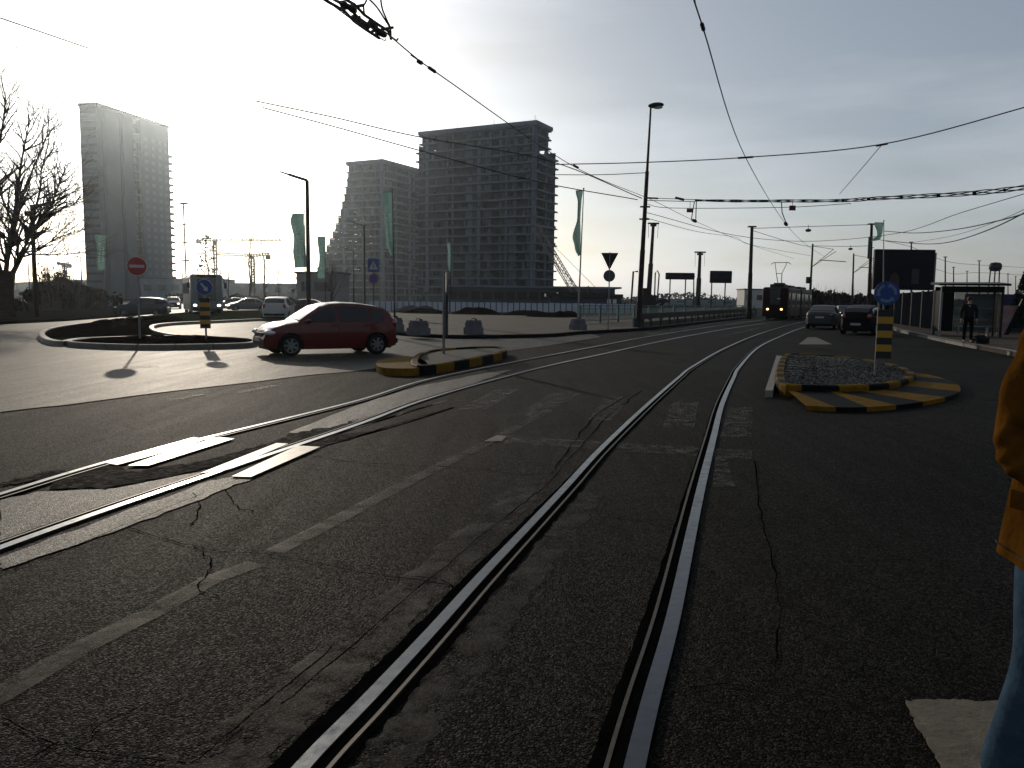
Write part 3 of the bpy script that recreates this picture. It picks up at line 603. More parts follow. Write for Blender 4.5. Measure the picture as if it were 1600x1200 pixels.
def make_car(kind, paint, label, headlit=False, taillit=False, name='parked_car', plate=True, group=None, simple=False, topcol=None):
    D = SHAPES[kind]; T = lerp_tab(D['T']); Lx, Rx, W0, belt = D['L'], D['R'], D['W'], D['belt']; rmax = max(p[1] for p in D['T'])
    t = thing(name, label, 'car', (0,0,0), group=group)
    def Wp(x):
        e = max(0, (abs(x-(Lx+Rx)/2)-(Lx-Rx)/2+.75)/.75); return W0*(1-.26*e**2.6)
    rr = .37
    def zl(x):
        z = .21
        for wx in D['wx']:
            d = abs(x-wx)
            if d < rr: z = max(z, .31+math.sqrt(rr*rr-d*d)*.98)
        e = max(0, abs(x)-1.75)*.25; return z+e
    def hw(x, z):
        w_ = Wp(x)
        if z <= belt: return w_*(1-.05*((z-.62)/.4)**2)
        return w_*(.945-.26*((z-belt)/(rmax-belt)))
    xs = set([Rx, Lx, Rx+.03, Lx-.03]); k = Rx
    while k < Lx: xs.add(round(k, 3)); k += .09 if not simple else .2
    for wx in D['wx']:
        for q in (-1, -.985, -.93, -.8, -.6, -.35, 0, .35, .6, .8, .93, .985, 1): xs.add(round(wx+rr*q, 3))
    for p in D['T']: xs.add(p[0])
    xs = sorted(xs); body = MB(); rings = []
    for x in xs:
        top = T(x); lo = min(zl(x), top-.08); zb = min(belt, top-.04); pts = []
        for q in (0, .2, .45, .7, .9, 1): z = lo+(zb-lo)*q; pts.append((hw(x, z), z))
        for q in (.03, .3, .6, .85): z = zb+(top-.07-zb)*q if top-.07 > zb else zb+.001*q*10; pts.append((hw(x, z) if top-.07 > zb else hw(x, zb)-.01*q, z))
        wt = pts[-1][0]; pts += [(wt*.96, max(pts[-1][1]+.004, top-.025)), (wt*.84, top-.004), (wt*.45, top+.012), (0, top+.018)]
        row = [Vector((x, y, z)) for y, z in pts]; row = row + [Vector((p.x, -p.y, p.z)) for p in row[-2::-1]]; rings.append(row)
    body.grid(rings); body.poly(rings[0]); body.poly(rings[-1][::-1])
    bo = body.build('body', paint, t, smooth=True)
    b = MB(); b.box(((Lx+Rx)/2, 0, .33), (Lx-Rx-.3, W0*1.35, .3)); b.box(((Lx+Rx)/2, 0, .6), (Lx-Rx-1.0, W0*1.1, .5)); b.build('underbody', M_black, t)
    # glass
    def topglass(nm, a, c, off=.012):
        rows = []
        for i in range(9):
            x = a+(c-a)*i/8; z = T(x); hwx = hw(x, max(belt, z-.06))*.90
            rows.append([Vector((x+(off if c > 0 else -off)*.6, hwx*j/5, z+off+.018*(1-abs(j)/5)**.5)) for j in range(-5, 6)])
        b = MB(); b.grid(rows); return b.build(nm, M_glass, t, smooth=True)
    topglass('windshield', *D['ws']); topglass('rear_window', *D['rw'], off=.014)
    for s in (1, -1):
        for a, c in D['side']:
            rows = []; n = 12
            for i in range(n+1):
                x = a+(c-a)*i/n; lo = belt+.035; hi = T(x)-.10
                if hi < lo+.012: hi = lo+.012
                rows.append([Vector((x, s*(hw(x, lo+(hi-lo)*q/4)+.006), lo+(hi-lo)*q/4)) for q in range(5)])
            b = MB(); b.grid(rows); b.build('side_window', M_glass, t, smooth=True)
        if not simple:
            for xd in (D['side'][1][0]-.04, D['side'][1][1]+.05, 1.02):   # door seams
                b = MB(); P = [Vector((xd, s*(hw(xd, z)+.0035), z)) for z in (.27, .45, .65, .85, belt)]
                if xd < -.9: P = [Vector((xd+max(0, (.75-p.z))*.35, s*(hw(xd, p.z)+.0035), max(p.z, .40))) for p in P]
                b.tube(P, .006, 4); b.build('door_seam', M_black, t)
            for xd in (D['side'][1][0]+.1, D['side'][2][0]+.08):
                b = MB(); b.box((xd, s*(hw(xd, .86)+.015), .86), (.17, .03, .028)); b.build('door_handle', M_black, t)
        mx_ = D['side'][2][1]-.12; b = MB(); b.ball((mx_, s*(W0+.06), belt+.05), (.08, .11, .07), 10, 6); b.box((mx_-.02, s*(W0-.04), belt+.02), (.06, .14, .03)); b.build('mirror', paint if not simple else M_black, t, smooth=True)
        # headlight
        hx = Lx-.23; b = MB(); b.ball((hx, s*(hw(hx, .7)-.12), T(hx)-.13), (.26, .155, .085), 14, 8); hl = b.build('headlight', M_headw if headlit else M_lamp, t, smooth=True)
        tx = Rx+.09; b = MB(); b.ball((tx, s*(hw(tx, .9)-.055), .93 if kind != 'sedan' else .84), (.10, .11, .16 if kind != 'sedan' else .09), 12, 8); b.build('tail_light', M_tail, t, smooth=True)
        for wx in D['wx']:
            M = Matrix.Rotation(math.pi/2*(-s), 3, 'X'); wc = (wx, s*(W0-.10), .31)
            whl = thing_part('wheel', t)
            b = MB(); b.lathe([(.20,-.10),(.285,-.10),(.308,-.075),(.312,0),(.308,.075),(.29,.095),(.215,.098),(.20,.06)], 28, wc, M); b.build('tyre', M_rubber, whl, smooth=True)
            b = MB(); b.disc(wc, .205, 28, M, 1, .03); b.lathe([(.212,.085),(.205,.095),(.195,.085),(.188,.04)], 28, wc, M, 0)
            for k in range(7):
                an = 2*math.pi*k/7; Mk = M @ Matrix.Rotation(an, 3, 'Z'); b.box(Vector(wc)+Mk @ Vector((.115, 0, .075)), (.17, .06, .02), 0, M=Mk)
            b.lathe([(.05,.07),(.05,.092),(.0,.095)], 12, wc, M, 0); b.build('rim', [M_rim, M_black], whl)
    # bumpers, grille, plates
    b = MB(); b.box((Lx-.035, 0, .60), (.06, .86, .13)); b.box((Lx-.02, 0, .36), (.06, 1.05, .12)); b.build('grille', M_black, t)
    b = MB(); b.box((Lx+.02, 0, .47), (.02, .5, .11)); b.build('number_plate', M_white, t)
    b = MB(); b.box((Rx-.012, 0, .55 if kind != 'sedan' else .72), (.02, .5, .11)); b.build('number_plate', M_white, t)
    b = MB(); b.box((Rx-.01, 0, .40), (.06, 1.3, .14)); b.build('rear_bumper', M_black if kind == 'hatch' else paint, t)
    if kind == 'hatch': b = MB(); b.tube([(.3,0,1.5),(.18,0,1.72)], .006, 5); b.build('aerial', M_black, t)
    return t
def thing_part(name, parent):
    o = bpy.data.objects.new(name, None); C.objects.link(o); o.parent = parent; o.empty_display_size = .1; return o
def paint(nm, c, coat=.25, spec=.2): return mat(nm, c, .38, .0, coat=coat, spec=spec)
P_red = paint('dark_red_paint', (.12,.005,.008), .35); P_silver = paint('silver_paint', (.05,.053,.06), .05, .1); P_black = paint('black_paint_car', (.006,.006,.007), .0, .04)
P_blue = paint('dark_blue_paint', (.015,.022,.04), .5); P_white = paint('white_car_paint', (.5,.5,.5)); P_grey = paint('grey_car_paint', (.10,.11,.12))
rc = make_car('hatch', P_red, 'dark red hatchback driving past the middle island, sunlight glaring off its bonnet', name='driving_car')
rc.location = (-4.93*1.02-.18, 21.9*1.02, 0); rc.rotation_euler = (0,0,math.pi+R(31)); rc.scale = (.93,.93,.93)
GR = 'cars on the road'
sc = make_car('sedan', P_silver, 'silver saloon seen from behind, driving off beside the tram', name='driving_car', group=GR)
p = foot(1287, 51); sc.location = p; sc.rotation_euler = (0,0,R(90-28)); sc.scale = (1.0,1.0,1.02)
bc = make_car('hatch', P_black, 'black hatchback with a red tail lamp, half hidden by the roundabout sign', name='driving_car', group=GR)
bc.location = foot(1350, 42.5); bc.rotation_euler = (0,0,R(90-36)); bc.scale = (.98,)*3
oc = make_car('sedan', P_silver, 'small oncoming car with lit headlights between saloon and dark hatchback', headlit=True, name='driving_car', group=GR, simple=True)
oc.location = foot(1318, 88); oc.rotation_euler = (0,0,R(-90-12)); oc.scale = (.98,)*3
su = make_car('suv', P_blue, 'dark blue car standing beyond the left island near two people', name='parked_car', group=GR)
su.location = foot(224, 62); su.rotation_euler = (0,0,R(180+8)); su.scale = (.86,)*3
wc_ = make_car('hatch', P_white, 'white car seen from behind just left of the red hatchback', name='driving_car', group=GR)
wc_.location = foot(436, 55); wc_.rotation_euler = (0,0,R(90+8)); wc_.scale = (1.03,)*3
rb = make_car('sedan', paint('brown_red_paint', (.12,.03,.03)), 'low reddish car behind the white car and the lamp post', name='driving_car', group=GR, simple=True)
rb.location = foot(478, 66); rb.rotation_euler = (0,0,R(180))
fc = make_car('sedan', P_grey, 'grey car with one glinting lamp among the distant bare trees', headlit=True, name='driving_car', group=GR, simple=True)
fc.location = foot(388, 88); fc.rotation_euler = (0,0,R(180+25))
for px, Y, a, l in ((367,110,190,'dark car waiting far off behind the keep-right sign'), (271,100,-70,'far car with lit lamps between the tall tower and the coach')):
    q = dup(fc, foot(px, Y), R(a), l, GR)
for k, (px, Y) in enumerate(((101,98),(118,99),(132,98),(148,100),(166,101))):
    q = dup(fc if k % 2 else sc, foot(px, Y), R(92+k), ['grey parked car leftmost in the row below the shrubs', 'parked silver car second in the row below the shrubs', 'parked grey car in the middle of the row below the shrubs', 'parked silver car fourth in the row, beside the faint flag', 'grey parked car last in the row, beside the two people'][k], 'cars parked in a row at the left'); q['category'] = 'car'; q.name = 'parked_car'
# ---- coach
cb = thing('coach', 'pale coach with lit headlights coming out from behind the keep-right sign', 'coach', foot(316, 72), R(-65))
M_coach = mat('coach_paint', (.10,.15,.175), .4, coat=.4, noise=.06, nscale=1)
def rprism(b, x0, x1, W, z0, z1, r, m=0, n=5):   # rounded box along x
    sec = []
    for cx, cz, a0 in ((W-r, z1-r, 0), (-W+r, z1-r, 90), (-W+.05, z0+.05, 180), (W-.05, z0+.05, 270)):
        rad = r if cz > z0+.5 else .05
        for k in range(n+1): a = R(a0+90*k/n); sec.append((cx+rad*math.cos(a), cz+rad*math.sin(a)))
    rows = []
    for x, s in ((x0, .93), (x0+.12, 1), (x1-.35, 1), (x1-.12, .985), (x1, .93)):
        zc = (z0+z1)/2; rows.append([Vector((x, y*s, zc+(z-zc)*s)) for y, z in sec]); rows[-1].append(rows[-1][0])
    b.grid(rows, m); b.poly(rows[0][:-1][::-1], m); b.poly(rows[-1][:-1], m)
b = MB(); rprism(b, -6, 6, 1.27, .35, 3.4, .28); b.build('body', M_coach, cb, smooth=True)
b = MB(); rows = [[Vector((6.03-.12*abs(j/5)**3, j*.232, z)) for j in range(-5, 6)] for z in (1.25, 1.8, 2.4, 3.0)]; b.grid(rows); b.build('windshield', M_glass, cb, smooth=True)
for s in (1, -1):
    b = MB()
    for k in range(6): b.box((-5.1+k*1.72, s*1.275, 2.25), (1.6, .03, .95))
    b.build('side_window', M_glass, cb)
    b = MB(); b.ball((5.96, s*.93, .82), (.09, .17, .11), 12, 7); b.build('headlight', M_headw, cb, smooth=True)
    b = MB(); b.tube([(5.9, s*1.15, 3.15), (6.35, s*1.35, 3.0), (6.4, s*1.42, 2.7)], .03, 6); b.box((6.38, s*1.42, 2.45), (.08, .2, .45)); b.build('mirror', M_black, cb)
    for wx in (3.4, -3.2):
        M = Matrix.Rotation(math.pi/2*(-s), 3, 'X'); wp = thing_part('wheel', cb)
        b = MB(); b.lathe([(.3,-.14),(.47,-.14),(.5,-.1),(.5,.1),(.47,.13),(.3,.13)], 24, (wx, s*1.14, .5), M); b.build('tyre', M_rubber, wp, smooth=True)
        b = MB(); b.disc((wx, s*1.14, .5), .31, 24, M, 0, .10); b.build('rim', M_rim, wp)
b = MB(); b.box((6.0, 0, .45), (.08, 2.2, .22)); b.build('bumper', M_black, cb)
b = MB(); b.box((5.995, 0, 3.2), (.06, 1.5, .2)); b.build('destination_blind', M_black, cb)
# ---- tram
tr = thing('tram', 'dark red articulated tram coming head-on with two lit headlights and raised pantograph', 'tram', foot(1210, 75), R(-90-27))
M_tram = mat('tram_red', (.022,.006,.006), .5, spec=.05, coat=0, noise=.12, nscale=2); M_tramc = mat('tram_cream', (.12,.09,.07), .5, noise=.1, nscale=2)
def tsec(b, x0, x1): rprism(b, x0, x1, 1.16, .32, 3.05, .22)
org_t = Vector((0,0,0))
b = MB(); tsec(b, -8.2, 0.3); b.build('body', M_tram, tr, smooth=True)
b = MB(); tsec(b, -17.6, -9.0); b.build('body', M_tram, tr, smooth=True)
b = MB()
for k in range(6): b.box((-8.27-k*.13, 0, 1.65), (.07, 2.2 if k % 2 else 2.05, 2.4))
b.build('bellows', M_black, tr)
b = MB(); rows = [[Vector((.315-.14*abs(j/5)**3, j*.205, z)) for j in range(-5, 6)] for z in (1.45, 1.9, 2.35, 2.78)]; b.grid(rows); b.build('windshield', M_glass, tr, smooth=True)
b = MB(); b.box((.29, 0, 2.88), (.06, 1.1, .16)); b.build('destination_blind', mat('blind', (.05,.05,.045), .5), tr)
b = MB(); b.box((.33, .35, 1.98), (.02, .3, .1)); b.build('route_card', M_white, tr)
b = MB(); b.box((.26, 0, .42), (.2, 2.0, .2)); b.build('bumper', M_black, tr)
for s in (1, -1):
    b = MB(); b.ball((.27, s*.62, 1.0), (.07, .14, .11), 12, 7); b.build('headlight', M_head, tr, smooth=True)
    for x0, x1 in ((-8.0, -.3), (-17.3, -9.3)):
        b = MB(); n = 5
        for k in range(n): xx = x0+(x1-x0)*(k+.5)/n; b.box((xx, s*1.165, 2.05), ((x1-x0)/n*.84, .02, .95))
        b.build('side_window', M_glass, tr)
        b = MB(); b.box(((x0+x1)/2, s*1.164, 1.3), (x1-x0, .015, .22)); b.build('cream_stripe', M_tramc, tr)
    for xx in (-1.7, -5.0, -11, -15):
        b = MB(); b.box((xx, s*1.17, 1.5), (1.15, .03, 2.0)); d_ = b.build('door', M_black, tr)
for xx in (-2.3, -6.8, -11, -15.4):
    b = MB(); b.box((xx, 0, .33), (1.8, 1.9, .4)); 
    for s in (1, -1):
        for q in (-.6, .6): b.lathe([(0,-.05),(.3,-.05),(.3,.05),(0,.05)], 16, (xx+q, s*.95, .3), Matrix.Rotation(math.pi/2, 3, 'X'))
    b.build('bogie', M_black, tr)
b = MB(); b.box((-1.7, 0, 3.2), (1.9, 1.3, .28)); b.box((-5.2, 0, 3.18), (3.2, 1.5, .24)); b.box((-13, 0, 3.18), (5, 1.5, .24)); b.build('roof_equipment', M_dkmetal, tr)
b = MB()
for s in (1, -1):
    b.tube([(-2.2, s*.15, 3.3), (-1.5, s*.25, 4.35)], .035, 6); b.tube([(-1.5, s*.25, 4.35), (-2.35, s*.55, 5.4)], .03, 6)
b.tube([(-1.5, -.25, 4.35), (-1.5, .25, 4.35)], .03, 6); b.tube([(-2.35, -.9, 5.25), (-2.35, -.7, 5.42), (-2.35, .7, 5.42), (-2.35, .9, 5.25)], .035, 6)
b.box((-2.0, 0, 3.42), (1.1, .9, .12)); b.build('pantograph', M_dkmetal, tr)
# ================================================================== signs
def sign_disc(par, name, c, r, face, tilt=None, back=M_galv, n=32):
    """disc facing -y of its thing"""
    M = Matrix.Rotation(math.pi/2, 3, 'X'); b = MB()
    b.lathe([(r, -.012), (r, .012)], n, c, M, 1); b.disc(c, r, n, M, 0, .012); b.disc(c, r, n, M, 1, -.012)
    return b.build(name, [face, back], par)
MX = Matrix.Rotation(math.pi/2, 3, 'X')
def pole_part(par, h, r=.03, m=M_galv, y=.06):
    b = MB(); b.tube([(0, y, 0), (0, y, h)], r, 10); b.box((0, y, .01), (.18, .18, .02)); return b.build('pole', m, par)
def striped(par, z0, z1, w=.3, n=7, x=0):
    b = MB(); h = (z1-z0)/n; b.box((x, 0, (z0+z1)/2), (w, .06, z1-z0), 1)
    for k in range(n):
        if k % 2: b.box((x, -.033, z0+h*(k+.5)), (w, .006, h), 0)
    b.box((x, .033, (z0+z1)/2), (w*.96, .006, (z1-z0)*.98), 2)
    o = b.build('striped_panel', [M_yelp, M_blkp, M_galv], par); return o
def arrow_poly(ang, L_=.30, w=.055):   # arrow in x/z plane pointing along ang
    d = Vector((math.cos(ang), math.sin(ang))); n = Vector((-d.y, d.x)); a = -d*L_/2; tip = d*L_/2; nk = tip-d*.13
    return [a+n*w/2, nk+n*w/2, nk+n*w*1.5, tip, nk-n*w*1.5, nk-n*w/2, a-n*w/2]
p = g(218.5, 541); Yb = p.y
ns = thing('no_entry_sign', 'round red no-entry sign with white bar on a tall thin pole', 'road sign', p, math.atan2(-p.x, p.y)*.6)
zc = at(217, 416, Yb).z; pole_part(ns, zc+.2, .03)
sign_disc(ns, 'sign_face', (0,0,zc), .29, M_white); b = MB(); b.disc((0,0,zc), .275, 32, MX, 0, .015); b.build('red_disc', M_red, ns)
b = MB(); b.box((0, -.018, zc), (.42, .005, .085)); b.build('white_bar', M_white, ns)
p = g(322, 542); kr = thing('keep_right_sign', 'blue round sign with a diagonal white arrow above a striped yellow and black panel', 'road sign', p, .2)
zc = at(322, 449, p.y).z; pole_part(kr, zc+.1, .03)
def keep_right(t_, zc, z0, z1):
    sign_disc(t_, 'sign_face', (0,0,zc), .245, M_white); b = MB(); b.disc((0,0,zc), .235, 32, MX, 0, .015); b.build('blue_disc', M_blue, t_)
    b = MB(); P = arrow_poly(R(-52), .32); b.poly([(q.x, -.018, zc+q.y) for q in P]); b.build('arrow', M_white, t_); striped(t_, z0, z1)
keep_right(kr, zc, at(322,513,p.y).z, at(322,466,p.y).z)
# second one on the middle island, turned edge-on
p = g(697, 562); ke = thing('keep_right_sign', 'sign with striped panel seen edge-on, standing on the middle island', 'road sign', p, R(101))
zc = at(697, 441, p.y).z; pole_part(ke, at(697,421,p.y).z, .035); keep_right(ke, zc, at(697,527,p.y).z, at(697,460,p.y).z)
# roundabout sign
p = g(1377, 603); ra = thing('roundabout_sign', 'blue roundabout sign with circling arrows above a tall striped panel', 'road sign', p, -.35)
zc = at(1386, 458, p.y).z; b = MB(); b.tube([(-.12, .06, 0), (-.12, .06, zc)], .022, 10); b.build('pole', M_galv, ra)
sign_disc(ra, 'sign_face', (0,0,zc), .225, M_blue)
b = MB()
for k in range(3):
    a0 = R(90+120*k+20); a1 = a0+R(80); ro, ri = .175, .125; pts = []
    for q in range(9): a = a0+(a1-a0)*q/8; pts.append((ro*math.cos(a), ro*math.sin(a)))
    am = a1+R(16); pts += [((ro+.035)*math.cos(a1), (ro+.035)*math.sin(a1)), (.15*math.cos(am), .15*math.sin(am)), ((ri-.035)*math.cos(a1), (ri-.035)*math.sin(a1))]
    for q in range(9): a = a1-(a1-a0)*q/8; pts.append((ri*math.cos(a), ri*math.sin(a)))
    b.poly([(x, -.016, zc+z) for x, z in pts])
b.build('circling_arrows', M_bluelit, ra)
striped(ra, at(1383,560,p.y).z, at(1383,484,p.y).z, .27, 7, .0)
# yield sign and disc from behind
p = foot(950, 41); ys = thing('yield_sign', 'dark triangle above a round sign, both seen from behind on one pole', 'road sign', p, math.pi)
b = MB(); b.tube([(0, 0, .13), (0, 0, at(952,394,p.y).z)], .03, 8); b.build('pole', M_galv, ys)
zt, z2 = at(953,395,p.y).z, at(953,421,p.y).z; hw_ = .44
b = MB(); P = [(-hw_, zt), (hw_, zt), (.02, z2), (-.02, z2)]
b.face(b.vs([(x, -.05, z) for x, z in P]), 0); b.face(b.vs([(x, -.025, z) for x, z in P][::-1]), 1)
i0 = b.vs([(x, -.05, z) for x, z in P]); i1 = b.vs([(x, -.025, z) for x, z in P])
for j in range(4): b.face((i0[j], i0[(j+1)%4], i1[(j+1)%4], i1[j]), 1)
b.build('triangle_panel', [M_white, M_dkmetal], ys)
zc = at(952,431,p.y).z; b = MB(); b.lathe([(.30,-.012),(.30,.012)], 28, (0,-.04,zc), MX, 0); b.disc((0,-.04,zc), .30, 28, MX, 1, .012); b.disc((0,-.04,zc), .30, 28, MX, 0, -.012); b.build('round_panel', [mat('sign_back', (.10,.10,.105), .5), M_white], ys)
# square crossing sign over a round one
p = foot(584, 62); cs = thing('crossing_sign', 'square blue pedestrian sign above a round red-blue sign on one pole', 'road sign', p)
b = MB(); b.tube([(0, .03, 0), (0, .03, at(584,405,p.y).z)], .04, 8); b.build('pole', M_dkmetal, cs)
z0, z1 = at(584,425,p.y).z, at(584,404,p.y).z; zm = (z0+z1)/2
b = MB(); b.box((0,0,zm), (.85,.03,z1-z0)); b.build('square_panel', M_blue, cs)
b = MB(); b.poly([(x*.34, -.018, zm+z*.40) for x, z in ((-1,-.8),(1,-.8),(0,.9))]); b.build('white_triangle', M_white, cs)
b = MB(); b.ball((.0,-.022,zm+.12), (.045,.006,.045), 8, 5)
for q in ((.0,.07,.07,-.1),(.0,-.05,.1,-.25),(.0,-.05,-.09,-.25),(0,.05,-.1,-.02)): b.tube([(q[0],-.022,zm+q[1]),(q[2],-.022,zm+q[3])], .018, 5)
b.build('walking_figure', M_blkp, cs)
zc = at(584,436,p.y).z; sign_disc(cs, 'round_panel', (0,0,zc), .40, M_red); b = MB(); b.disc((0,0,zc), .31, 28, MX, 0, .015); b.build('round_centre', M_blue, cs)
# ================================================================== flags
def cloth_mat(nm, c, ct, fac):
  m_ = mat(nm, c, .8, noise=.12, nscale=1.5); n_ = m_.node_tree; bs = n_.nodes['Principled BSDF']
  tl = n_.nodes.new('ShaderNodeBsdfTranslucent'); tl.inputs['Color'].default_value = (*ct,1); ms = n_.nodes.new('ShaderNodeMixShader'); ms.inputs['Fac'].default_value = fac
  n_.links.new(bs.outputs[0], ms.inputs[1]); n_.links.new(tl.outputs[0], ms.inputs[2]); n_.links.new(ms.outputs[0], n_.nodes['Material Output'].inputs['Surface']); return m_
M_flag = cloth_mat('green_banner', (.06,.14,.13), (.15,.26,.24), .55)
M_letter = cloth_mat('banner_lettering', (.9,.88,.8), (.5,.48,.42), .45)
def text_mesh(s, size):
    cu = bpy.data.curves.new('t', 'FONT'); cu.body = s; cu.size = size; cu.shear = .25; ob = bpy.data.objects.new('t', cu); C.objects.link(ob)
    dg = bpy.context.evaluated_depsgraph_get(); me = bpy.data.meshes.new_from_object(ob.evaluated_get(dg)); bpy.data.objects.remove(ob)
    return [v.co.copy() for v in me.vertices], [tuple(f.vertices) for f in me.polygons]
T1 = text_mesh('Beograd na vodi', .42); T2 = text_mesh('Waterfront', .5)
def flag(label, pb, Y, top_px, cloth_top, cloth_bot, prof, amp=.10, text=True, seed=1, lean=0.0):
    """prof: (t, right_px, left_px) offsets left of the pole in photo pixels, t from 0 (top) to 1"""
    base = foot(pb, Y); top = at(top_px[0], top_px[1], Y); t = thing('flagpole_banner', label, 'flag', base, group='green banners on flagpoles')
    ht = top.z; lx = top.x-base.x
    b = MB(); b.tube([(0,0,0), (lx*.35,0,ht*.35), (lx, 0, ht)], [.07, .055, .03], 10); b.ball((lx,0,ht+.05), .07, 8, 6); b.build('pole', M_galv if seed % 2 else M_dkmetal, t)
    zt = at(top_px[0], cloth_top, Y).z; zb = at(top_px[0], cloth_bot, Y).z; k = Y/F
    def surf(s, q):      # q 0 at top … 1 at bottom; s 0 at pole side … 1 outer
        for (a, r0, l0), (c, r1, l1) in zip(prof, prof[1:]):
            if q <= c+1e-6: f = (q-a)/(c-a); break
        f = f*f*(3-2*f); rr_, ll = r0+(r1-r0)*f, l0+(l1-l0)*f; z = zt+(zb-zt)*q - (0.12*s if q > .9 else 0)
        px = lx*(z/ht) - k*(rr_+(ll-rr_)*s)
        return Vector((px, amp*math.sin(q*7+seed)*s + amp*.7*math.sin(s*5+q*3+seed), z))
    b = MB(); b.grid([[surf(j/8, i/30) for j in range(9)] for i in range(31)]); cl = b.build('cloth', M_flag, t, smooth=True)
    b = MB(); p0, p1 = surf(0, 0), surf(1, 0); b.tube([(lx*(zt/ht), 0, zt), p1+Vector((0,0,.01))], .025, 6); b.build('top_arm', M_dkmetal, t)
    if text:
        b = MB(); Lc = (zt-zb)
        for (vv, ff), s0, ss in ((T1, .34, .24), (T2, .68, .30)):
            mxx = max(v.x for v in vv); mh = max(v.y for v in vv); q1 = .80; ln = .58 if s0 < .5 else .46
            ids = b.vs([surf(1-min(.95, s0+ss*v.y/mh-.1), q1-ln*v.x/mxx)+Vector((0,-.03,0)) for v in vv])
            for f in ff: b.face([ids[i] for i in f])
        b.build('lettering', M_letter, cl)
    return t
flag('green banner on the pole nearest the yield sign, twisted narrow at its upper part', 903, 57, (912,296), 298, 398, [(0,1,12),(.18,2.5,8),(.42,3,8),(.72,1.5,14),(.88,1,10),(1,0,4)], .12, True, 1)
flag('green banner with pale lettering hanging in front of the unfinished tower', 617, 55, (613,297), 300, 398, [(0,0,15),(.3,.5,13),(.6,1,12),(.85,1,11),(1,1,4)], .10, True, 2)
flag('widest green banner, pale and wavy, beside the nearest modern lamp post', 477, 72, (476,331), 334, 417, [(0,1,20),(.1,1,22),(.45,-1,17),(.7,-2,19),(1,-3,15)], .22, True, 3)
flag('narrow pale green banner in front of the stepped terraces', 509, 98, (508,364), 370, 434, [(0,0,12),(.5,0,9.5),(1,0,12)], .10, True, 4)
flag('faint green banner in front of the tall left tower', 161, 92, (166,365), 367, 421, [(0,0,17),(.5,0,13),(1,0,11)], .12, True, 5)
flag('narrow blue-green banner right of the edge-on striped panel', 703, 96, (705,376), 380, 424, [(0,.5,6.5),(.4,.5,5),(.8,.2,5),(1,0,2)], .08, False, 6)
flag('small blown-up green flag beside the large dark billboard', 1380, 73, (1381,346), 348, 375, [(0,0,14),(.5,1,11),(.75,3,10),(1,6,18)], .12, False, 7)
# ================================================================== lamps and poles
def modern_lamp(label, pb, Y, top_y, arm, drop=.9, r=.10, name='street_lamp', group='slim modern street lamps'):
    base = foot(pb, Y); ht = at(pb, top_y, Y).z; t = thing(name, label, 'street lamp', base, group=group)
    b = MB(); b.tube([(0,0,0), (0,0,1.2), (0,0,1.25), (0,0,ht)], [r*1.15, r*1.15, r*.95, r*.75], 10); b.build('post', M_pole, t)
    b = MB(); b.box((-arm*.35, 0, ht+arm*.11), (arm*.75, r*1.1, r*1.1), M=Matrix.Rotation(R(17), 3, 'Y')); b.build('arm', M_pole, t)
    b = MB(); b.box((-arm*.86, 0, ht+arm*.265), (arm*.34, .26, .09), M=Matrix.Rotation(R(17), 3, 'Y')); b.build('lamp_head', M_dkmetal, t)
    return t
modern_lamp('nearest slim dark street lamp with a long rising arm, beside the pale green banner', 483, 51, 282, 1.62, r=.15)
modern_lamp('second slim street lamp, in front of the stepped concrete tower', 570, 82, 353, 1.55)
modern_lamp('third slim street lamp, small, between the banners', 553, 124, 392, 1.6)
for px, ty, l in ((345,422,'tiny lamp post above the coach roof'), (398,417,'tiny lamp post under the yellow crane counterweight'), (301.5,425,'tiny lamp post just left of the small leafy tree'), (286.5,427,'tiny lamp post right of the tall tower'), (129,402,'small lamp post at the foot of the tall tower'), (47,412,'small lamp post left of the old lamp pole')):
    modern_lamp(l, px, 195, ty, 1.5, r=.16)
# old pole at the left
base = foot(58, 51); t = thing('street_lamp', 'thick dark pole with two short arms standing in front of the big bare tree', 'street lamp', base); ht = at(60, 320, 51).z; k = 51/F
b = MB(); b.tube([(0,0,0), (-.02,0,ht*.5), (.04,0,ht)], [.16,.13,.12], 10); b.build('post', M_pole, t)
b = MB(); b.box((.04+k*14, 0, ht-.0), (k*26, .12, .14), M=Matrix.Rotation(R(-14), 3, 'Y')); b.box((.04-k*6, 0, ht-.55), (k*12, .12, .30)); b.build('arm', M_pole, t)
# tall lamp by the tram line
base = foot(997, 45); top = at(1017, 165, 45); t = thing('street_lamp', 'tall stepped and slightly leaning lamp post beside the guard rail', 'street lamp', base)
tv = top-base; b = MB(); pts = [(0, .17), (.13, .165), (.135, .15), (.36, .14), (.365, .125), (.71, .105), (.715, .075), (1, .05)]
b.tube([tv*a for a, r_ in pts], [r_ for a, r_ in pts], 12); b.build('post', M_pole, t)
b = MB(); b.box(tv*.03, (.55, .55, .5)); b.build('post_base', M_conc2, t)
b = MB(); hd = tv+Vector((.28, 0, .02)); b.ball(hd, (.44, .2, .15), 14, 8, M=Matrix.Rotation(R(-6), 3, 'Y')); b.tube([tv, hd], .05, 6); b.build('lamp_head', M_dkmetal, t, smooth=True)
b = MB(); b.ball(hd+Vector((.08, 0, -.09)), (.30, .15, .11), 12, 6); b.build('lamp_glass', M_lamp, t, smooth=True)
b = MB(); 
for z_ in (.50, .555): c_ = tv*z_; b.tube([c_+Vector((-.28,0,0)), c_+Vector((.28,0,0))], .05, 6)
b.build('wire_bracket', M_dkmetal, t)
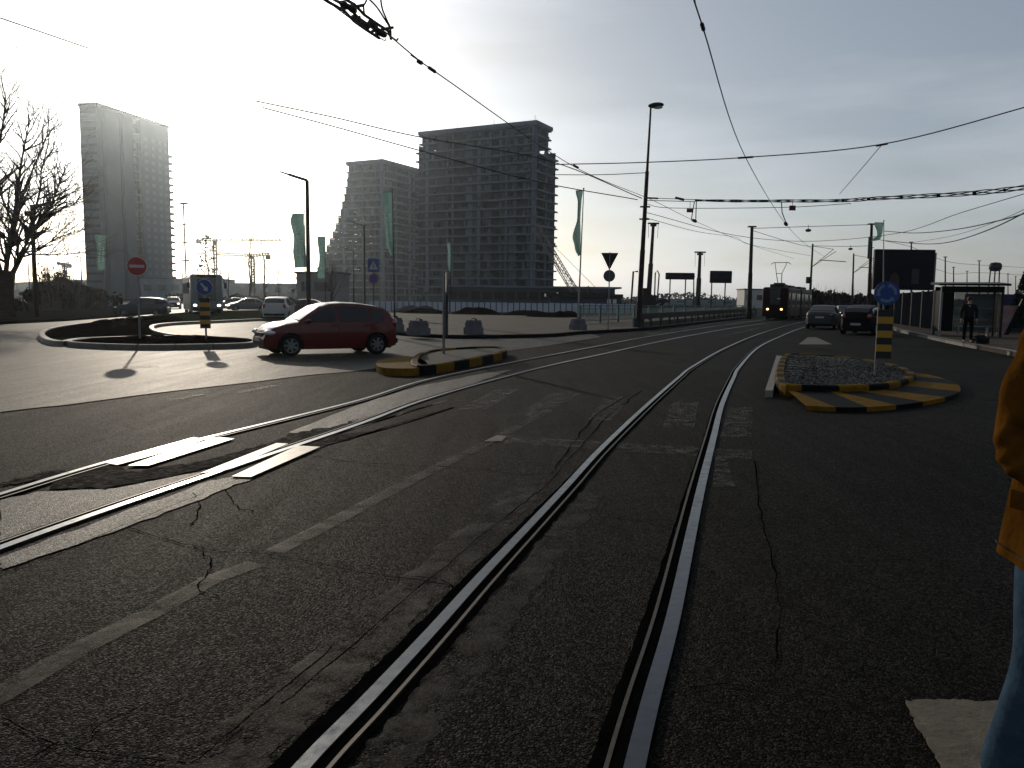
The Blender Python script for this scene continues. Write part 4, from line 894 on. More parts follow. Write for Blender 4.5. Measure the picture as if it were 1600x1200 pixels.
# catenary poles
def cat_pole(label, px, Y, top_y, r=.16, brackets=0, side=1, px_top=None, box=False, group='catenary poles'):
    base = foot(px, Y); top = at(px_top or px, top_y, Y); t = thing('catenary_pole', label, 'pole', base, group=group); tv = top-base
    b = MB(); b.tube([(0,0,0), tv*.5, tv*.505, tv], [r, r*.85, r*.75, r*.6], 10); b.build('post', M_pole, t)
    if brackets:
        h = tv.z; b = MB(); x = tv.x*.7
        b.tube([(x, 0, h*.68), (x+side*2.6, 0, h*.93)], .035, 5); b.tube([(x, 0, h*.68), (x+side*2.9, 0, h*.90)], .035, 5); b.tube([(x, 0, h*.97), (x+side*2.6, 0, h*.93)], .03, 5); b.tube([(x+side*.9, 0, h*.78), (x+side*4.2, 0, h*.76)], .05, 5); b.build('bracket', M_dkmetal, t)
    else:
        b = MB(); b.box(tv+Vector((0,0,.05)), (r*3.2, r*2, .12)); b.build('cap', M_dkmetal, t)
    if box: b = MB(); b.box((tv.x*.5-.35, 0, tv.z*.5), (.45, .3, .8)); b.build('control_box', M_dkmetal, t)
    return t
cat_pole('thick dark catenary pole just left of the tram', 1170, 79, 355, .24, px_top=1175)
cat_pole('bracketed catenary pole rising behind the tram', 1264, 100, 381, .17, 1, 1, 1270, True)
cat_pole('bracketed catenary pole above the oncoming car', 1331, 119, 396, .17, 1, 1, 1334)
cat_pole('dark pole in front of the left edge of the large billboard', 1357, 76, 351, .2, px_top=1362)
cat_pole('pole top peeping out above the large dark billboard', 1424, 118, 379, .16)
for px, ty, Y, l in ((1477,402,125,'tallest far pole right of the large billboard'), (1490,418,150,'far pole above the left end of the shelter roof'), (1511,424,175,'far pole above the middle of the shelter roof'), (1530,408,140,'far pole left of the round tank'), (1575,428,195,'thin far pole right of the round tank'), (1587,432,210,'thinnest far pole beside the dark conifer')):
    cat_pole(l, px, Y, ty, .15)
# ================================================================== overhead wires
def wire(label, pts, r=.014, sag=0, name='overhead_wire', extra=None, group='overhead wires'):
    """pts: (px, py, distance)"""
    P = [at(x, y, Y) for x, y, Y in pts]; P = smooth(P, 8) if len(P) > 2 else [P[0].lerp(P[1], i/10) for i in range(11)]
    if sag:
        n = len(P)-1; P = [p - Vector((0,0,sag*4*(i/n)*(1-i/n))) for i, p in enumerate(P)]
    o0 = P[0]; t = thing(name, label, 'wire', o0, group=group); b = MB(); b.tube(P, r, 5); b.build('cable', M_wire, t, origin=o0)
    for e in extra or []:
        b = MB(); q = at(*e[:3]); 
        if e[3] == 'clamp': d = (P[min(len(P)-1, 5)]-P[0]).normalized(); best = min(range(len(P)-1), key=lambda i: (P[i]-q).length); d = (P[best+1]-P[best]).normalized(); b.tube([q-d*e[4], q+d*e[4]], e[5], 7); b.build('clamp', M_wire, t, origin=o0)
    return t
wire('contact wire running from above the camera over the near track', [(1062,-90,9.6),(1085,0,10.8),(1098,42,12),(1165,246,22.5),(1228,350,41),(1262,384,62),(1290,402,90)], .011, extra=[(1098,42,12,'clamp',.12,.03),(1228,350,41,'clamp',.35,.09)])
wire('contact wire running from the dark switch frame over the far track', [(602,50,12.2),(652,92,13.5),(680,112,14.2),(900,262,24.4),(1020,313,33),(1085,345,41.5),(1172,382,58),(1240,404,80)], .011, extra=[(656,97,13.6,'clamp',.06,.035),(675,109,14.1,'clamp',.13,.03),(900,260,24.4,'clamp',.22,.03),(1085,345,41.5,'clamp',.3,.08)])
wire('long span wire crossing the sky to the upper right corner', [(866,257,26),(1000,254,25.5),(1165,246,24),(1375,226,22),(1600,168,19),(1750,120,17)], .016, extra=[(1165,246,24,'clamp',.22,.03),(1378,226,22,'clamp',.15,.03)])
wire('short span wire tied to the upper part of the tall lamp post', [(866,273,47),(940,273,46),(1008,270,45)], .022)
wire('thin wire from far left sky down to the tall lamp post, upper of two', [(-60,8,22),(0,28,22.5),(140,76,25)], .02)
wire('faint short wire low in the bright sky at far left', [(20,73,34),(60,82,34),(112,93,35)], .018)
wire('wire descending across the taller tower roof, upper of the pair', [(400,158,30),(520,183,33),(655,214,36),(860,252,41),(1003,310,45)], .026)
wire('wire descending across the taller tower roof, lower of the pair', [(410,168,30),(530,200,33),(655,235,36),(840,284,41),(996,312,45)], .026)
wire('thin diagonal wire falling from the span wire above the red sign', [(1378,226,22),(1345,265,26),(1312,303,33)], .012)
wire('slack wire below the lattice bundle reaching the right edge', [(1010,332,45),(1150,368,52),(1265,377,60),(1400,365,50),(1500,333,40),(1600,303,32)], .018)
wire('sagging cable right of the billboard flag, upper of the heavy pair', [(1381,361,70),(1430,364,62),(1490,359,50),(1560,345,38),(1640,322,32)], .03)
wire('sagging cable right of the billboard flag, lower of the heavy pair', [(1384,376,70),(1440,381,62),(1485,378,52),(1550,357,40),(1640,312,32)], .03)
wire('thin cable fading between the two heavy sagging cables', [(1420,380,66),(1490,368,52),(1560,345,42),(1620,318,36)], .014)
wire('wire from the bracketed poles to the dark pole by the billboard, topmost', [(1175,357,79),(1262,354,78),(1360,351,76)], .028)
wire('wire from the bracketed poles to the dark pole by the billboard, middle', [(1175,360,79),(1240,380,86),(1270,386,100)], .026)
wire('wire from the bracketed pole to the dark pole by the billboard, lowest', [(1270,384,100),(1320,385,90),(1361,384,77)], .03)
wire('far wire joining the poles right of the billboard', [(1362,372,76),(1424,386,118),(1478,408,125),(1530,414,140),(1600,418,170)], .03)
wire('far lower wire joining the poles right of the billboard', [(1455,418,120),(1490,428,150),(1530,426,140),(1600,430,170)], .03)
wire('thin wire beside the drilling rig running to the catenary pole', [(1008,340,45),(1090,362,60),(1150,371,79),(1175,383,79),(1268,400,100)], .018)
wire('wire running along beneath the lattice bundle', [(1008,318,45),(1050,325,43),(1225,324,41),(1330,318,40)], .016)
# the heavy bundle of lashed cables
P0 = [at(*q) for q in ((1086,313,41),(1150,314,40.5),(1220,314,40),(1310,313.5,38),(1370,310,36),(1450,306,34),(1530,301,32),(1600,293,30),(1720,276,27))]
P = smooth(P0, 10); t = thing('cable_bundle', 'thick bundle of lashed cables sagging across to the right edge', 'cable', P[0], group=None)
b = MB()
for k in range(4):
    Q = [p+Vector((0, .05*math.sin(i*.8+k*1.7), .07*math.cos(i*.31+k*1.57)*(0.6+.8*i/len(P)))) for i, p in enumerate(P)]; b.tube(Q, .02, 4)
b.build('cable', M_wire, t, origin=P[0])
for i in range(3, len(P), 7): b = MB(); b.ball(P[i], (.09, .05, .06), 6, 4); b.build('lashing', M_wire, t, origin=P[0])
b = MB(); b.tube([at(1008,309,45), at(1028,310,44.5)], .05, 6); b.tube([at(1056,309,43.5), at(1068,312,43)], .07, 6); b.tube([at(1008,309,45), at(1086,312,41)], .018, 4); b.tube([at(1008,313,45), at(1086,315,41)], .018, 4); b.build('tension_rod', M_wire, t, origin=P[0])
for a, c in (((1085,315,41),(1080,344,41.5)), ((1088,315,41),(1087,345,41.5)), ((1221,316,40),(1222,332,40.5)), ((1222,332,40.5),(1229,350,41))):
    b = MB(); b.tube([at(*a), at(*c)], .025, 5); b.build('dropper', M_wire, t, origin=P[0])
for px, py, l in ((1078,329,'small dark red plate hanging left of the first droppers'), (1238,325,'small dark red plate hanging under the cable bundle above the tram')):
    q = at(px, py, 40.5); s_ = thing('hanging_plate', l, 'sign', q, group='red plates on the wires'); b = MB(); b.box((0,0,0), (.32,.05,.18 if px < 1100 else .24)); b.build('panel', mat('red_plate', (.16,.01,.02), .5), s_)
    b = MB(); b.tube([(0,0,.1),(0,0,.42)], .012, 4); b.build('hanger', M_wire, s_)
for px, py, Y, l in ((1263,360,60,'dark hanging lamp above the bracketed pole behind the tram'), (1329,389,80,'small dark hanging lamp above the oncoming car')):
    q = at(px, py, Y); s_ = thing('hanging_lamp', l, 'lamp', q, group='lamps hung from wires'); b = MB(); b.ball((0,0,0), (.22,.22,.12), 10, 6); b.build('shade', M_dkmetal, s_, smooth=True); b = MB(); b.tube([(0,0,.1),(0,0,.4)], .02, 4); b.build('hanger', M_wire, s_)
# overhead switch frame
Yf = 12.0
def fpt(x, y, dy=0): return at(x, y, Yf+(x-520)*.012+dy)
o0 = fpt(560, 20); t = thing('wire_switch_frame', 'black overhead wire-crossing frame with clamps and looping jumpers in the top sky', 'wire crossing', o0)
b = MB()
for off in ((0,0,.0),(9,-5,.12),(-7,5,-.1)):
    Q = [fpt(x+off[0], y+off[1], off[2]) for x, y in ((470,-35),(520,-2),(545,12),(560,28),(580,42),(600,55))]; b.tube(Q, .022, 6)
b.build('frame_bar', M_dkmetal, t, origin=o0)
b = MB(); Q = smooth([fpt(x, y) for x, y in ((505,-20),(514,2),(530,16),(555,34),(580,50),(598,62),(602,63),(603,60))], 5); b.tube(Q, .008, 5); b.build('runner_wire', M_wire, t, origin=o0)
for x, y in ((538,8),(550,14),(556,30),(570,40),(582,38),(592,50),(597,52)):
    b = MB(); b.ball(fpt(x, y), (.09, .06, .055), 8, 5, M=Matrix.Rotation(R(35), 3, 'Y')); b.build('clamp', M_dkmetal, t, origin=o0)
for x0, y0, x1, y1 in ((530,14,545,8),(537,20,538,2),(555,34,562,26),(568,42,578,34),(580,50,590,44),(585,55,596,50),(548,12,568,8)):
    b = MB(); b.tube([fpt(x0,y0), fpt(x1,y1)], .024, 5); b.build('cross_bar', M_dkmetal, t, origin=o0)
for Q in ([(568,8),(572,2),(575,-12)], [(575,-3),(588,10),(600,28),(609,44),(610,62)], [(594,-10),(597,12),(604,30),(610,44),(611,60)], [(596,46),(614,43)], [(606,45),(607,52),(612,62)], [(612,58),(619,63),(622,60)], [(568,10),(570,22),(580,30),(590,42)]):
    b = MB(); b.tube(smooth([fpt(x, y) for x, y in Q], 5), .014 if len(Q) > 2 else .022, 5); b.build('jumper', M_wire, t, origin=o0)
# ================================================================== boards
def board(label, pxl, pxr, pyt, pyb, Y, legs, m, name='billboard', cat='billboard'):
    cx = (pxl+pxr)/2; base = foot(cx, Y); k = Y/F; t = thing(name, label, cat, base); zt, zb = at(cx, pyt, Y).z, at(cx, pyb, Y).z; wd = (pxr-pxl)*k
    b = MB(); b.box((0,0,(zt+zb)/2), (wd, .25, zt-zb)); b.build('panel', m, t)
    b = MB(); zz = (zt+zb)/2
    for s in (-1, 1): b.box((s*(wd/2+.03), -.02, zz), (.09,.33,zt-zb+.1)); b.box((0, -.02, zz+s*((zt-zb)/2+.03)), (wd-.05,.33,.09))
    b.build('border', M_dkmetal, t)
    for lp in legs: b = MB(); x = (lp-cx)*k; b.tube([(x,.2,0),(x,.2,zb+.4)], .09, 8); b.build('leg', M_pole, t)
    return t, wd, zt, zb
M_board = mat('dark_board', (.008,.008,.016), .5, spec=.04)
board('long narrow dark road board on two legs beside the drilling rig', 1039, 1082, 427, 436, 118, (1046,1070), M_board)
board('taller dark road board on two legs left of the catenary pole', 1108, 1140, 424, 441.5, 118, (1111,1132), M_board)
bb, wd, zt, zb = board('large dark advertising billboard behind the roundabout sign', 1361, 1452, 391, 452, 82, (1366,1449), M_board)
b = MB(); zm = (zt+zb)/2; b.box((wd*.20, -.14, zb+1.3), (.75,.02,1.5)); b.build('printed_block', mat('print_grey', (.055,.05,.055), .6), bb)
b = MB(); b.ball((-wd*.15, -.14, zb+.8), (.5,.02,.9), 14, 8); b.build('printed_picture', mat('print_brown', (.07,.035,.03), .6), bb)
b = MB(); b.tube([((1457-1406)*82/F, .3, 0), ((1457-1406)*82/F, .3, zt-.2)], .10, 8); b.build('leg', M_galv, bb)
# hanging banner left of the dark pole
q = foot(1352, 75.5); t = thing('narrow_banner', 'narrow grey banner mounted left of the dark pole by the billboard', 'banner', q); z0, z1 = at(1352,404,75.5).z, at(1352,370,75.5).z
b = MB(); b.box((0,0,(z0+z1)/2), (.30,.04,z1-z0)); b.build('cloth', mat('grey_banner', (.10,.14,.13), .7), t); b = MB(); 
for z_ in (z0, z1, (z0+z1)/2): b.tube([(-.1,0,z_),(.45,.1,z_+.02)], .03, 5)
b.build('bracket', M_dkmetal, t)
# round tank on legs
q = foot(1550, 170); t = thing('round_tank', 'round dark tank on thin legs above the bus shelter', 'tank', q); zc = at(1550, 417, 170).z
b = MB(); b.lathe([(0,-.95),(.9,-.85),(1.2,-.4),(1.2,.45),(.9,.85),(0,1.0)], 20, (0,0,zc)); b.build('tank', M_dkmetal, t, smooth=True)
for x_ in (-1.3, 0, 1.2): b = MB(); b.tube([(x_,0,0),(x_*.75,0,zc-.5)], .13, 6); b.build('leg', M_pole, t)
# ================================================================== piling rigs, crane booms, tower cranes
def rig(label, px_b, px_t, py_t, Y, arm=True):
    base = foot(px_b, Y); top = at(px_t, py_t, Y); tv = top-base; k = Y/F; t = thing('drilling_rig', label, 'drilling rig', base, group='drilling rigs on the site')
    b = MB(); b.tube([(0,0,.5), tv*.55, tv*.56, tv], [k*4.2, k*3.6, k*2.8, k*2.2], 8); b.build('mast', M_pole, t)
    b = MB(); b.box(tv+Vector((0,0,0)), (k*17, .5, k*2)); b.box(tv+Vector((0,0,-k*3)), (k*9, .5, k*3)); b.build('mast_head', M_pole, t)
    b = MB()
    for s in (-1, 1): b.tube([tv+Vector((s*k*7.5,0,0)), tv+Vector((s*k*7,0,-k*22))], .03, 4)
    b.build('hoist_rope', M_wire, t)
    if arm:
        b = MB(); b.box((0, .5, 1.5), (k*22, 2.6, 1.9)); b.box((-k*5, .3, 2.8), (k*9, 2.0, 1.2)); b.build('cab', M_dkmetal, t)
        b = MB()
        for s in (-1, 1): b.box((0, .5+s*1.1, .45), (k*30, .6, .9))
        b.build('crawler_track', M_black, t)
        b = MB(); b.tube([(k*8,0,1.4),(k*24,0,k*20),(k*32,0,k*19)], [.3,.28,.2], 6); b.tube([(k*18,0,1.0),(k*27,0,k*19)], .2, 6); b.build('arm', M_dkmetal, t)
        b = MB(); b.tube([(k*10,0,1.5),(k*10,0,k*62),(k*13,0,k*66),(k*16,0,k*60),(k*14,0,1.5)], .10, 5); b.build('hose', M_dkmetal, t); b = MB(); b.tube([(-k*26,0,1.5),(-k*24,0,k*64),(-k*17,0,k*64)], .14, 5); b.build('hose', M_dkmetal, t)
    return t
rig('drilling rig with a T-topped leaning mast standing behind the tall lamp post', 1012, 1021, 349, 110)
rig('further T-topped rig mast rising between the two dark road boards', 1090, 1094, 394, 165, False)
cat_pole('thin post joined by an arm to the further rig mast', 1084, 120, 433, .13, group=None)
def lattice(b, p, q, wd, n, r):
    p, q = Vector(p), Vector(q); d = (q-p); x, y = b.frame(d); cs = [(x+y)*wd/2, (x-y)*wd/2, (-x-y)*wd/2, (-x+y)*wd/2]
    for c in cs: b.tube([p+c, q+c], r, 4)
    for i in range(n):
        a, e = p+d*(i/n), p+d*((i+1)/n)
        for j in range(4): b.tube([a+cs[j], e+cs[(j+1)%4]], r*.6, 3, cap=False)
q = foot(905, 200); t = thing('crawler_crane', 'slanting lattice crane boom against the right edge of the taller tower', 'crane', q)
b = MB(); lattice(b, Vector((0,0,2)), at(836,352,205)-q, 1.5, 22, .11); b.build('boom', mat('crane_paint', (.22,.17,.16), .5), t)
b = MB(); b.box((.5,0,1.6), (5,3,2.2)); b.box((-.5,0,.5), (6,3.6,1)); b.build('cab', M_dkmetal, t)
b = MB()
for o_ in (0, 1.5, 3): b.tube([at(862,395+o_*3,204)-q, Vector((-1.5+o_*1.1,0,2.5))], .06, 4)
b.tube([at(866,385,204)-q, Vector((6,0,3))], .05, 4); b.build('rope', M_wire, t)
M_crane = mat('yellow_crane', (.30,.24,.10), .6)
def tower_crane(label, pxm, Y, py_j, jib_px, cw_px, m):
    q = foot(pxm, Y); k = Y/F; zt = at(pxm, py_j, Y).z; t = thing('tower_crane', label, 'crane', q, group='tower cranes on the horizon')
    b = MB(); lattice(b, (0,0,0), (0,0,zt-1), 1.9, 16, .36); b.build('mast', m, t)
    b = MB(); lattice(b, (0,0,zt), ((jib_px-pxm)*k,0,zt+.8), 1.5, 18, .32); lattice(b, (0,0,zt), ((cw_px-pxm)*k,0,zt+.8), 1.4, 6, .34); b.build('jib', m, t)
    b = MB(); b.box(((cw_px-pxm)*k*.9,0,zt-1.2), (k*7,1.6,3)); b.box((0,-1.2,zt-1.2), (2.4,2,2.4)); b.build('counterweight', M_conc2, t)
tower_crane('pale tower crane with a long jib, behind the small leafy tree', 338, 620, 375, 441, 310, M_crane)
tower_crane('yellow tower crane with a round counterweight above two bare trees', 396, 560, 399, 340, 423, M_crane)
tower_crane('tiny crane rising over the roof at the foot of the tall tower', 103, 600, 413, 92, 111, M_dkmetal)
q = foot(292, 260); t = thing('lattice_mast', 'very thin tall mast with short cross arms right of the tall tower', 'mast', q); k = 260/F; zt = at(290,318,260).z
b = MB(); b.tube([(0,0,0),(-.2,0,zt)], .26, 5); b.build('post', M_dkmetal, t)
for py, w_ in ((318,12),(323.5,9),(351,8),(379,9),(407,13)): z_ = at(291,py,260).z; b = MB(); b.box((0,0,z_), (k*w_,.3,.38 if py > 320 else .7)); b.build('cross_arm', M_dkmetal, t)
# ================================================================== site fence, mounds, blocks, railing, guard rail
M_panel = mat('white_hoarding', (.62,.68,.78), .6, noise=.06, nscale=.6)
t = thing('site_fence', 'long pale panel fence in front of the unfinished towers', 'fence', foot(760, 103)); o_ = t.location; rnd = random.Random(4)
for i in range(48):
    a = foot(566+i*9.1, 103); c = foot(566+(i+1)*9.1, 103); k = 1 if i else 0; e = MB(); hh = 1.22+rnd.uniform(-.03,.03)
    e.box(((a.x+c.x)/2-o_.x, 0, hh/2), ((c.x-a.x)-.14, .06, hh)); e.build('panel', M_panel, t)
b = MB()
for i in range(49): a = foot(566+i*9.1, 103); b.box((a.x-o_.x, 0, .63), (.09,.12,1.26))
b.build('post', mat('blue_post', (.03,.07,.14), .5), t)
def mound(label, pxl, pxr, py_t, Y, seed, m=M_soil, dep=5):
    a, c = foot(pxl, Y), foot(pxr, Y); q = (a+c)/2; rx = (c.x-a.x)/2; hh = max(.5, at((pxl+pxr)/2, py_t, Y).z); rnd = random.Random(seed); pk = [(rnd.uniform(-.5,.5), rnd.uniform(-.3,.3), rnd.uniform(.5,1)) for _ in range(4)]
    b = MB(); rows = []
    for i in range(25):
        u = -1+i/12; row = []
        for j in range(11):
            v = -1+j/5; e = max(0, 1-u*u*1.0-v*v*1.0); h_ = e**.8*.65+.35*max(0, max(p_[2]*(1-((u-p_[0])**2*9+(v-p_[1])**2*5)) for p_ in pk))*min(1, e*3)
            row.append(Vector((u*rx, v*dep, hh*h_*(1+rnd.uniform(-.07,.07))+.0)))
        rows.append(row)
    b.grid(rows); o = b.build('earth_mound', m, smooth=True); o.location = (q.x, q.y, .1); return tag(o, label, 'earth mound', 'heaps of dark earth')
M_grit = mat('grit', (.10,.09,.085), .95, noise=.3, nscale=2, bump=1, bscale=6)
mound('dark earth heap just right of the red hatchback', 632, 700, 482, 88, 1)
mound('highest earth heap, right of the edge-on sign', 706, 783, 480, 86, 2)
mound('low earth heap with a rounded crest, in the middle of the fence', 785, 872, 487, 84, 3)
mound('earth heap running up to the block by the banner pole', 862, 908, 490, 80, 5)
mound('grey gravel heap behind the first earth heap', 612, 688, 477, 97, 4, M_grit, 3)
mound('low dark spoil ridge at the edge of the pavement', 820, 905, 494, 72, 9, M_soil, 4)
M_blkc = mat('concrete_block', (.17,.17,.19), .85, noise=.25, nscale=3, bump=.4, bscale=18)
blk = thing('concrete_block', 'concrete block partly hidden behind the red car', 'concrete block', foot(617, 36), .2, 'concrete blocks along the kerb')
b = MB(); b.box((0,0,.31), (.68,.5,.34)); b.box((0,0,.14), (.80,.62,.28)); b.box((0,0,.52), (.60,.44,.10)); b.build('body', M_blkc, blk)
b = MB(); b.tube([(-.1,0,.56),(-.08,0,.64),(.08,0,.64),(.1,0,.56)], .018, 5); b.box((.1,0,.6), (.1,.08,.05)); b.build('lifting_loop', M_dkmetal, blk); blk.location.z = .13
for px, pb, l in ((654,523.5,'concrete block second from the red car'), (740,522,'concrete block standing alone right of the edge-on sign'), (903,515,'yellowish concrete block at the foot of the banner pole')):
    p_ = g(px, pb, .13); q = dup(blk, p_, .1*(px % 5), l); s = 1.0 if px != 903 else .92; q.scale = (s,)*3
# green railing
t = thing('green_railing', 'long green railing with upright bars beside the tram road', 'railing', foot(908, 50)); o_ = t.location
A_ = foot(906, 50)-o_; B_ = foot(1178, 98)-o_; d_ = (B_-A_); n = 16; k0 = .13
for i in range(n+1):
    p_ = A_+d_*(i/n); b = MB(); b.box((p_.x, p_.y, .65), (.14,.14,1.2)); b.build('post', M_green, t)
ang = math.atan2(d_.y, d_.x)
b = MB(); m_ = (A_+B_)/2; b.box((m_.x, m_.y, 1.24), (d_.length,.09,.07), rz=ang); b.box((m_.x, m_.y, .3), (d_.length,.05,.05), rz=ang); b.box((m_.x, m_.y, 1.08), (d_.length,.05,.04), rz=ang); b.build('hand_rail', M_green, t)
b = MB()
for i in range(n*16): p_ = A_+d_*((i+.5)/(n*16)); b.box((p_.x, p_.y, .69), (.035,.035,.78))
b.build('bars', M_green, t)
# guard rail
t = thing('guard_rail', 'low dark crash barrier with pale blocks under it, along the tram road', 'guard rail', foot(1000, 48)); o_ = t.location
A_ = g(1000,512,.13)-o_; B_ = g(1182,493,.0)-o_; A_.z = B_.z = 0; d_ = B_-A_; ang = math.atan2(d_.y, d_.x); m_ = (A_+B_)/2
b = MB()
for z_, y_ in ((.62,.0),(.70,.05),(.78,.0),(.86,.05)): b.box((m_.x, m_.y+y_, z_), (d_.length,.05,.09), rz=ang)
b.build('beam', M_dkmetal, t)
for i in range(24): p_ = A_+d_*(i/23); b = MB(); b.box((p_.x, p_.y+.1, .45), (.12,.1,.7), rz=ang); b.build('post', M_dkmetal, t)
b = MB()
for i in range(23): p_ = A_+d_*((i+.5)/23); b.box((p_.x, p_.y+.35, .27), (d_.length/23*.72,.2,.30), rz=ang)
b.build('pale_block', M_plaza, t)
# ================================================================== bus stop side
t = thing('bus_shelter', 'bus shelter with dark flat roof and scratched glass walls on the right pavement', 'bus shelter', foot(1514, 37), -.30)
z_ = .13; t.location.z = z_
Wd, Dp, Ht = 2.5, 1.3, 2.3
for x_ in (-Wd/2, Wd/2):
    for y_ in (0, Dp): b = MB(); b.box((x_, y_, Ht/2), (.09,.09,Ht)); b.build('post', M_galv if x_ < 0 and y_ == 0 else M_dkmetal, t)
b = MB(); i0 = b.vs([(-Wd/2-.22,-.5,Ht+.02),(Wd/2+.18,-.5,Ht+.02),(Wd/2+.18,Dp+.25,Ht+.12),(-Wd/2-.22,Dp+.25,Ht+.12)]); i1 = b.vs([(-Wd/2-.22,-.5,Ht+.10),(Wd/2+.18,-.5,Ht+.12),(Wd/2+.18,Dp+.25,Ht+.24),(-Wd/2-.22,Dp+.25,Ht+.22)])
b.face(i0[::-1]); b.face(i1)
for j in range(4): b.face((i0[j], i0[(j+1)%4], i1[(j+1)%4], i1[j]))
b.build('roof', M_black, t); b = MB(); b.box((0,0,Ht-.13), (Wd,.12,.28)); b.box((0,Dp,Ht-.13), (Wd,.10,.24)); b.build('fascia', M_black, t)
M_sg = mat('scratched_glass', (.16,.20,.17), .35, noise=.6, nscale=2.2, alpha=.55)
b = MB(); b.box((.38,Dp,1.15), (1.65,.02,1.9)); b.box((Wd/2,Dp/2,1.15), (.02,Dp-.1,1.9)); b.build('glass_wall', M_sg, t)
b = MB(); b.box((-.83,Dp,1.15), (.74,.04,1.9)); b.box((-Wd/2,Dp/2,1.15), (.05,Dp-.1,1.9)); b.build('advert_panel', M_black, t)
b = MB(); b.box((.32,Dp-.35,.45), (1.6,.32,.05)); b.box((-.3,Dp-.35,.22), (.06,.3,.44)); b.box((.95,Dp-.35,.22), (.06,.3,.44)); b.build('bench', M_galv, t)
b = MB()
for zz in (.75, 1.3): b.box((.38,Dp-.03,zz), (1.65,.03,.03))
b.build('glazing_bar', M_galv, t)
# dark blue hoarding with posters
t = thing('blue_hoarding', 'dark blue hoarding with pale posters left of the bus shelter', 'hoarding', foot(1432, 52)); o_ = t.location; M_nb = mat('navy_sheet', (.010,.012,.017), .85, noise=.2, nscale=.8)
A_ = foot(1396, 62)-o_; B_ = foot(1478, 44)-o_; d_ = B_-A_; n = 5
for i in range(n):
    p_ = A_+d_*((i+.5)/n); b = MB(); b.box((p_.x, p_.y, 1.25), (d_.length/n-.08,.06,2.3), rz=math.atan2(d_.y, d_.x)); b.build('panel', M_nb, t)
b = MB(); 
for i in range(n+1): p_ = A_+d_*(i/n); b.box((p_.x, p_.y, 1.28), (.09,.12,2.36))
b.build('post', M_dkmetal, t)
ang = math.atan2(d_.y, d_.x)
for f_, z_, c_ in ((.12,1.55,(.30,.26,.26)), (.33,1.5,(.28,.26,.27)), (.62,1.6,(.10,.16,.2))):
    p_ = A_+d_*f_; b = MB(); b.box((p_.x-.03, p_.y-.09, z_), (.8,.02,.9), rz=ang); b.build('poster', mat('poster', c_, .6, noise=.4, nscale=3), t)
t = thing('blue_hoarding', 'blue sheet wall with a pale band below, right of the bus shelter', 'hoarding', foot(1580, 46)); t.rotation_euler.z = -.2
b = MB(); b.box((0,0,1.75), (5,.08,.95)); b.build('upper_sheet', mat('blue_sheet', (.04,.05,.12), .6), t); b = MB(); b.box((0,-.02,.7), (5,.06,1.15)); b.build('lower_sheet', M_conc3, t)
for x_ in (-2.5, 0, 2.5): b = MB(); b.box((x_,.08,1.1), (.08,.08,2.2)); b.build('post', M_dkmetal, t)
q = foot(1572, 40, .13); t = thing('leaning_board', 'white and red poster board beside the shelter, cut off by a dark slanting edge', 'board', q, -.1)
b = MB(); b.poly([(-.45,0,.0),(.05,0,0),(.55,0,1.45),(-.45,0,1.45)]); b.poly([(-.45,.05,.0),(-.45,.05,1.45),(.55,.05,1.45),(.05,.05,0)])
for p1, p2 in (((-.45,0),(.05,0)),((.05,0),(.55,1.45)),((.55,1.45),(-.45,1.45)),((-.45,1.45),(-.45,0))): b.quad((p1[0],0,p1[1]),(p2[0],0,p2[1]),(p2[0],.05,p2[1]),(p1[0],.05,p1[1]))
b.build('panel', mat('poster_white', (.40,.36,.36), .6, noise=.35, nscale=2, col2=(.30,.10,.09)), t)
b = MB(); b.tube([(.0,-.04,0),(.68,-.04,1.75)], .09, 6); b.build('slanting_prop', M_black, t)
# ================================================================== people
def skin(name, joints, edges, m, parent, sub=2):
    names = list(joints); me = bpy.data.meshes.new(name); me.from_pydata([joints[k][0] for k in names], [(names.index(a), names.index(c)) for a, c in edges], [])
    ob = bpy.data.objects.new(name, me); C.objects.link(ob); md = ob.modifiers.new('s', 'SKIN'); ob.modifiers.new('u', 'SUBSURF').levels = sub
    for i, k in enumerate(names):
        r_ = joints[k][1]; r_ = r_ if isinstance(r_, tuple) else (r_, r_); me.skin_vertices[0].data[i].radius = r_
    me.skin_vertices[0].data[0].use_root = True; md.use_smooth_shade = True
    dg = bpy.context.evaluated_depsgraph_get(); dg.update(); nm = bpy.data.meshes.new_from_object(ob.evaluated_get(dg)); ob.modifiers.clear(); ob.data = nm; nm.materials.clear(); nm.materials.append(m)
    for p in nm.polygons: p.use_smooth = True
    ob.parent = parent; return ob
M_skin = mat('skin', (.55,.32,.22), .55); M_hair = mat('hair', (.02,.013,.01), .6)
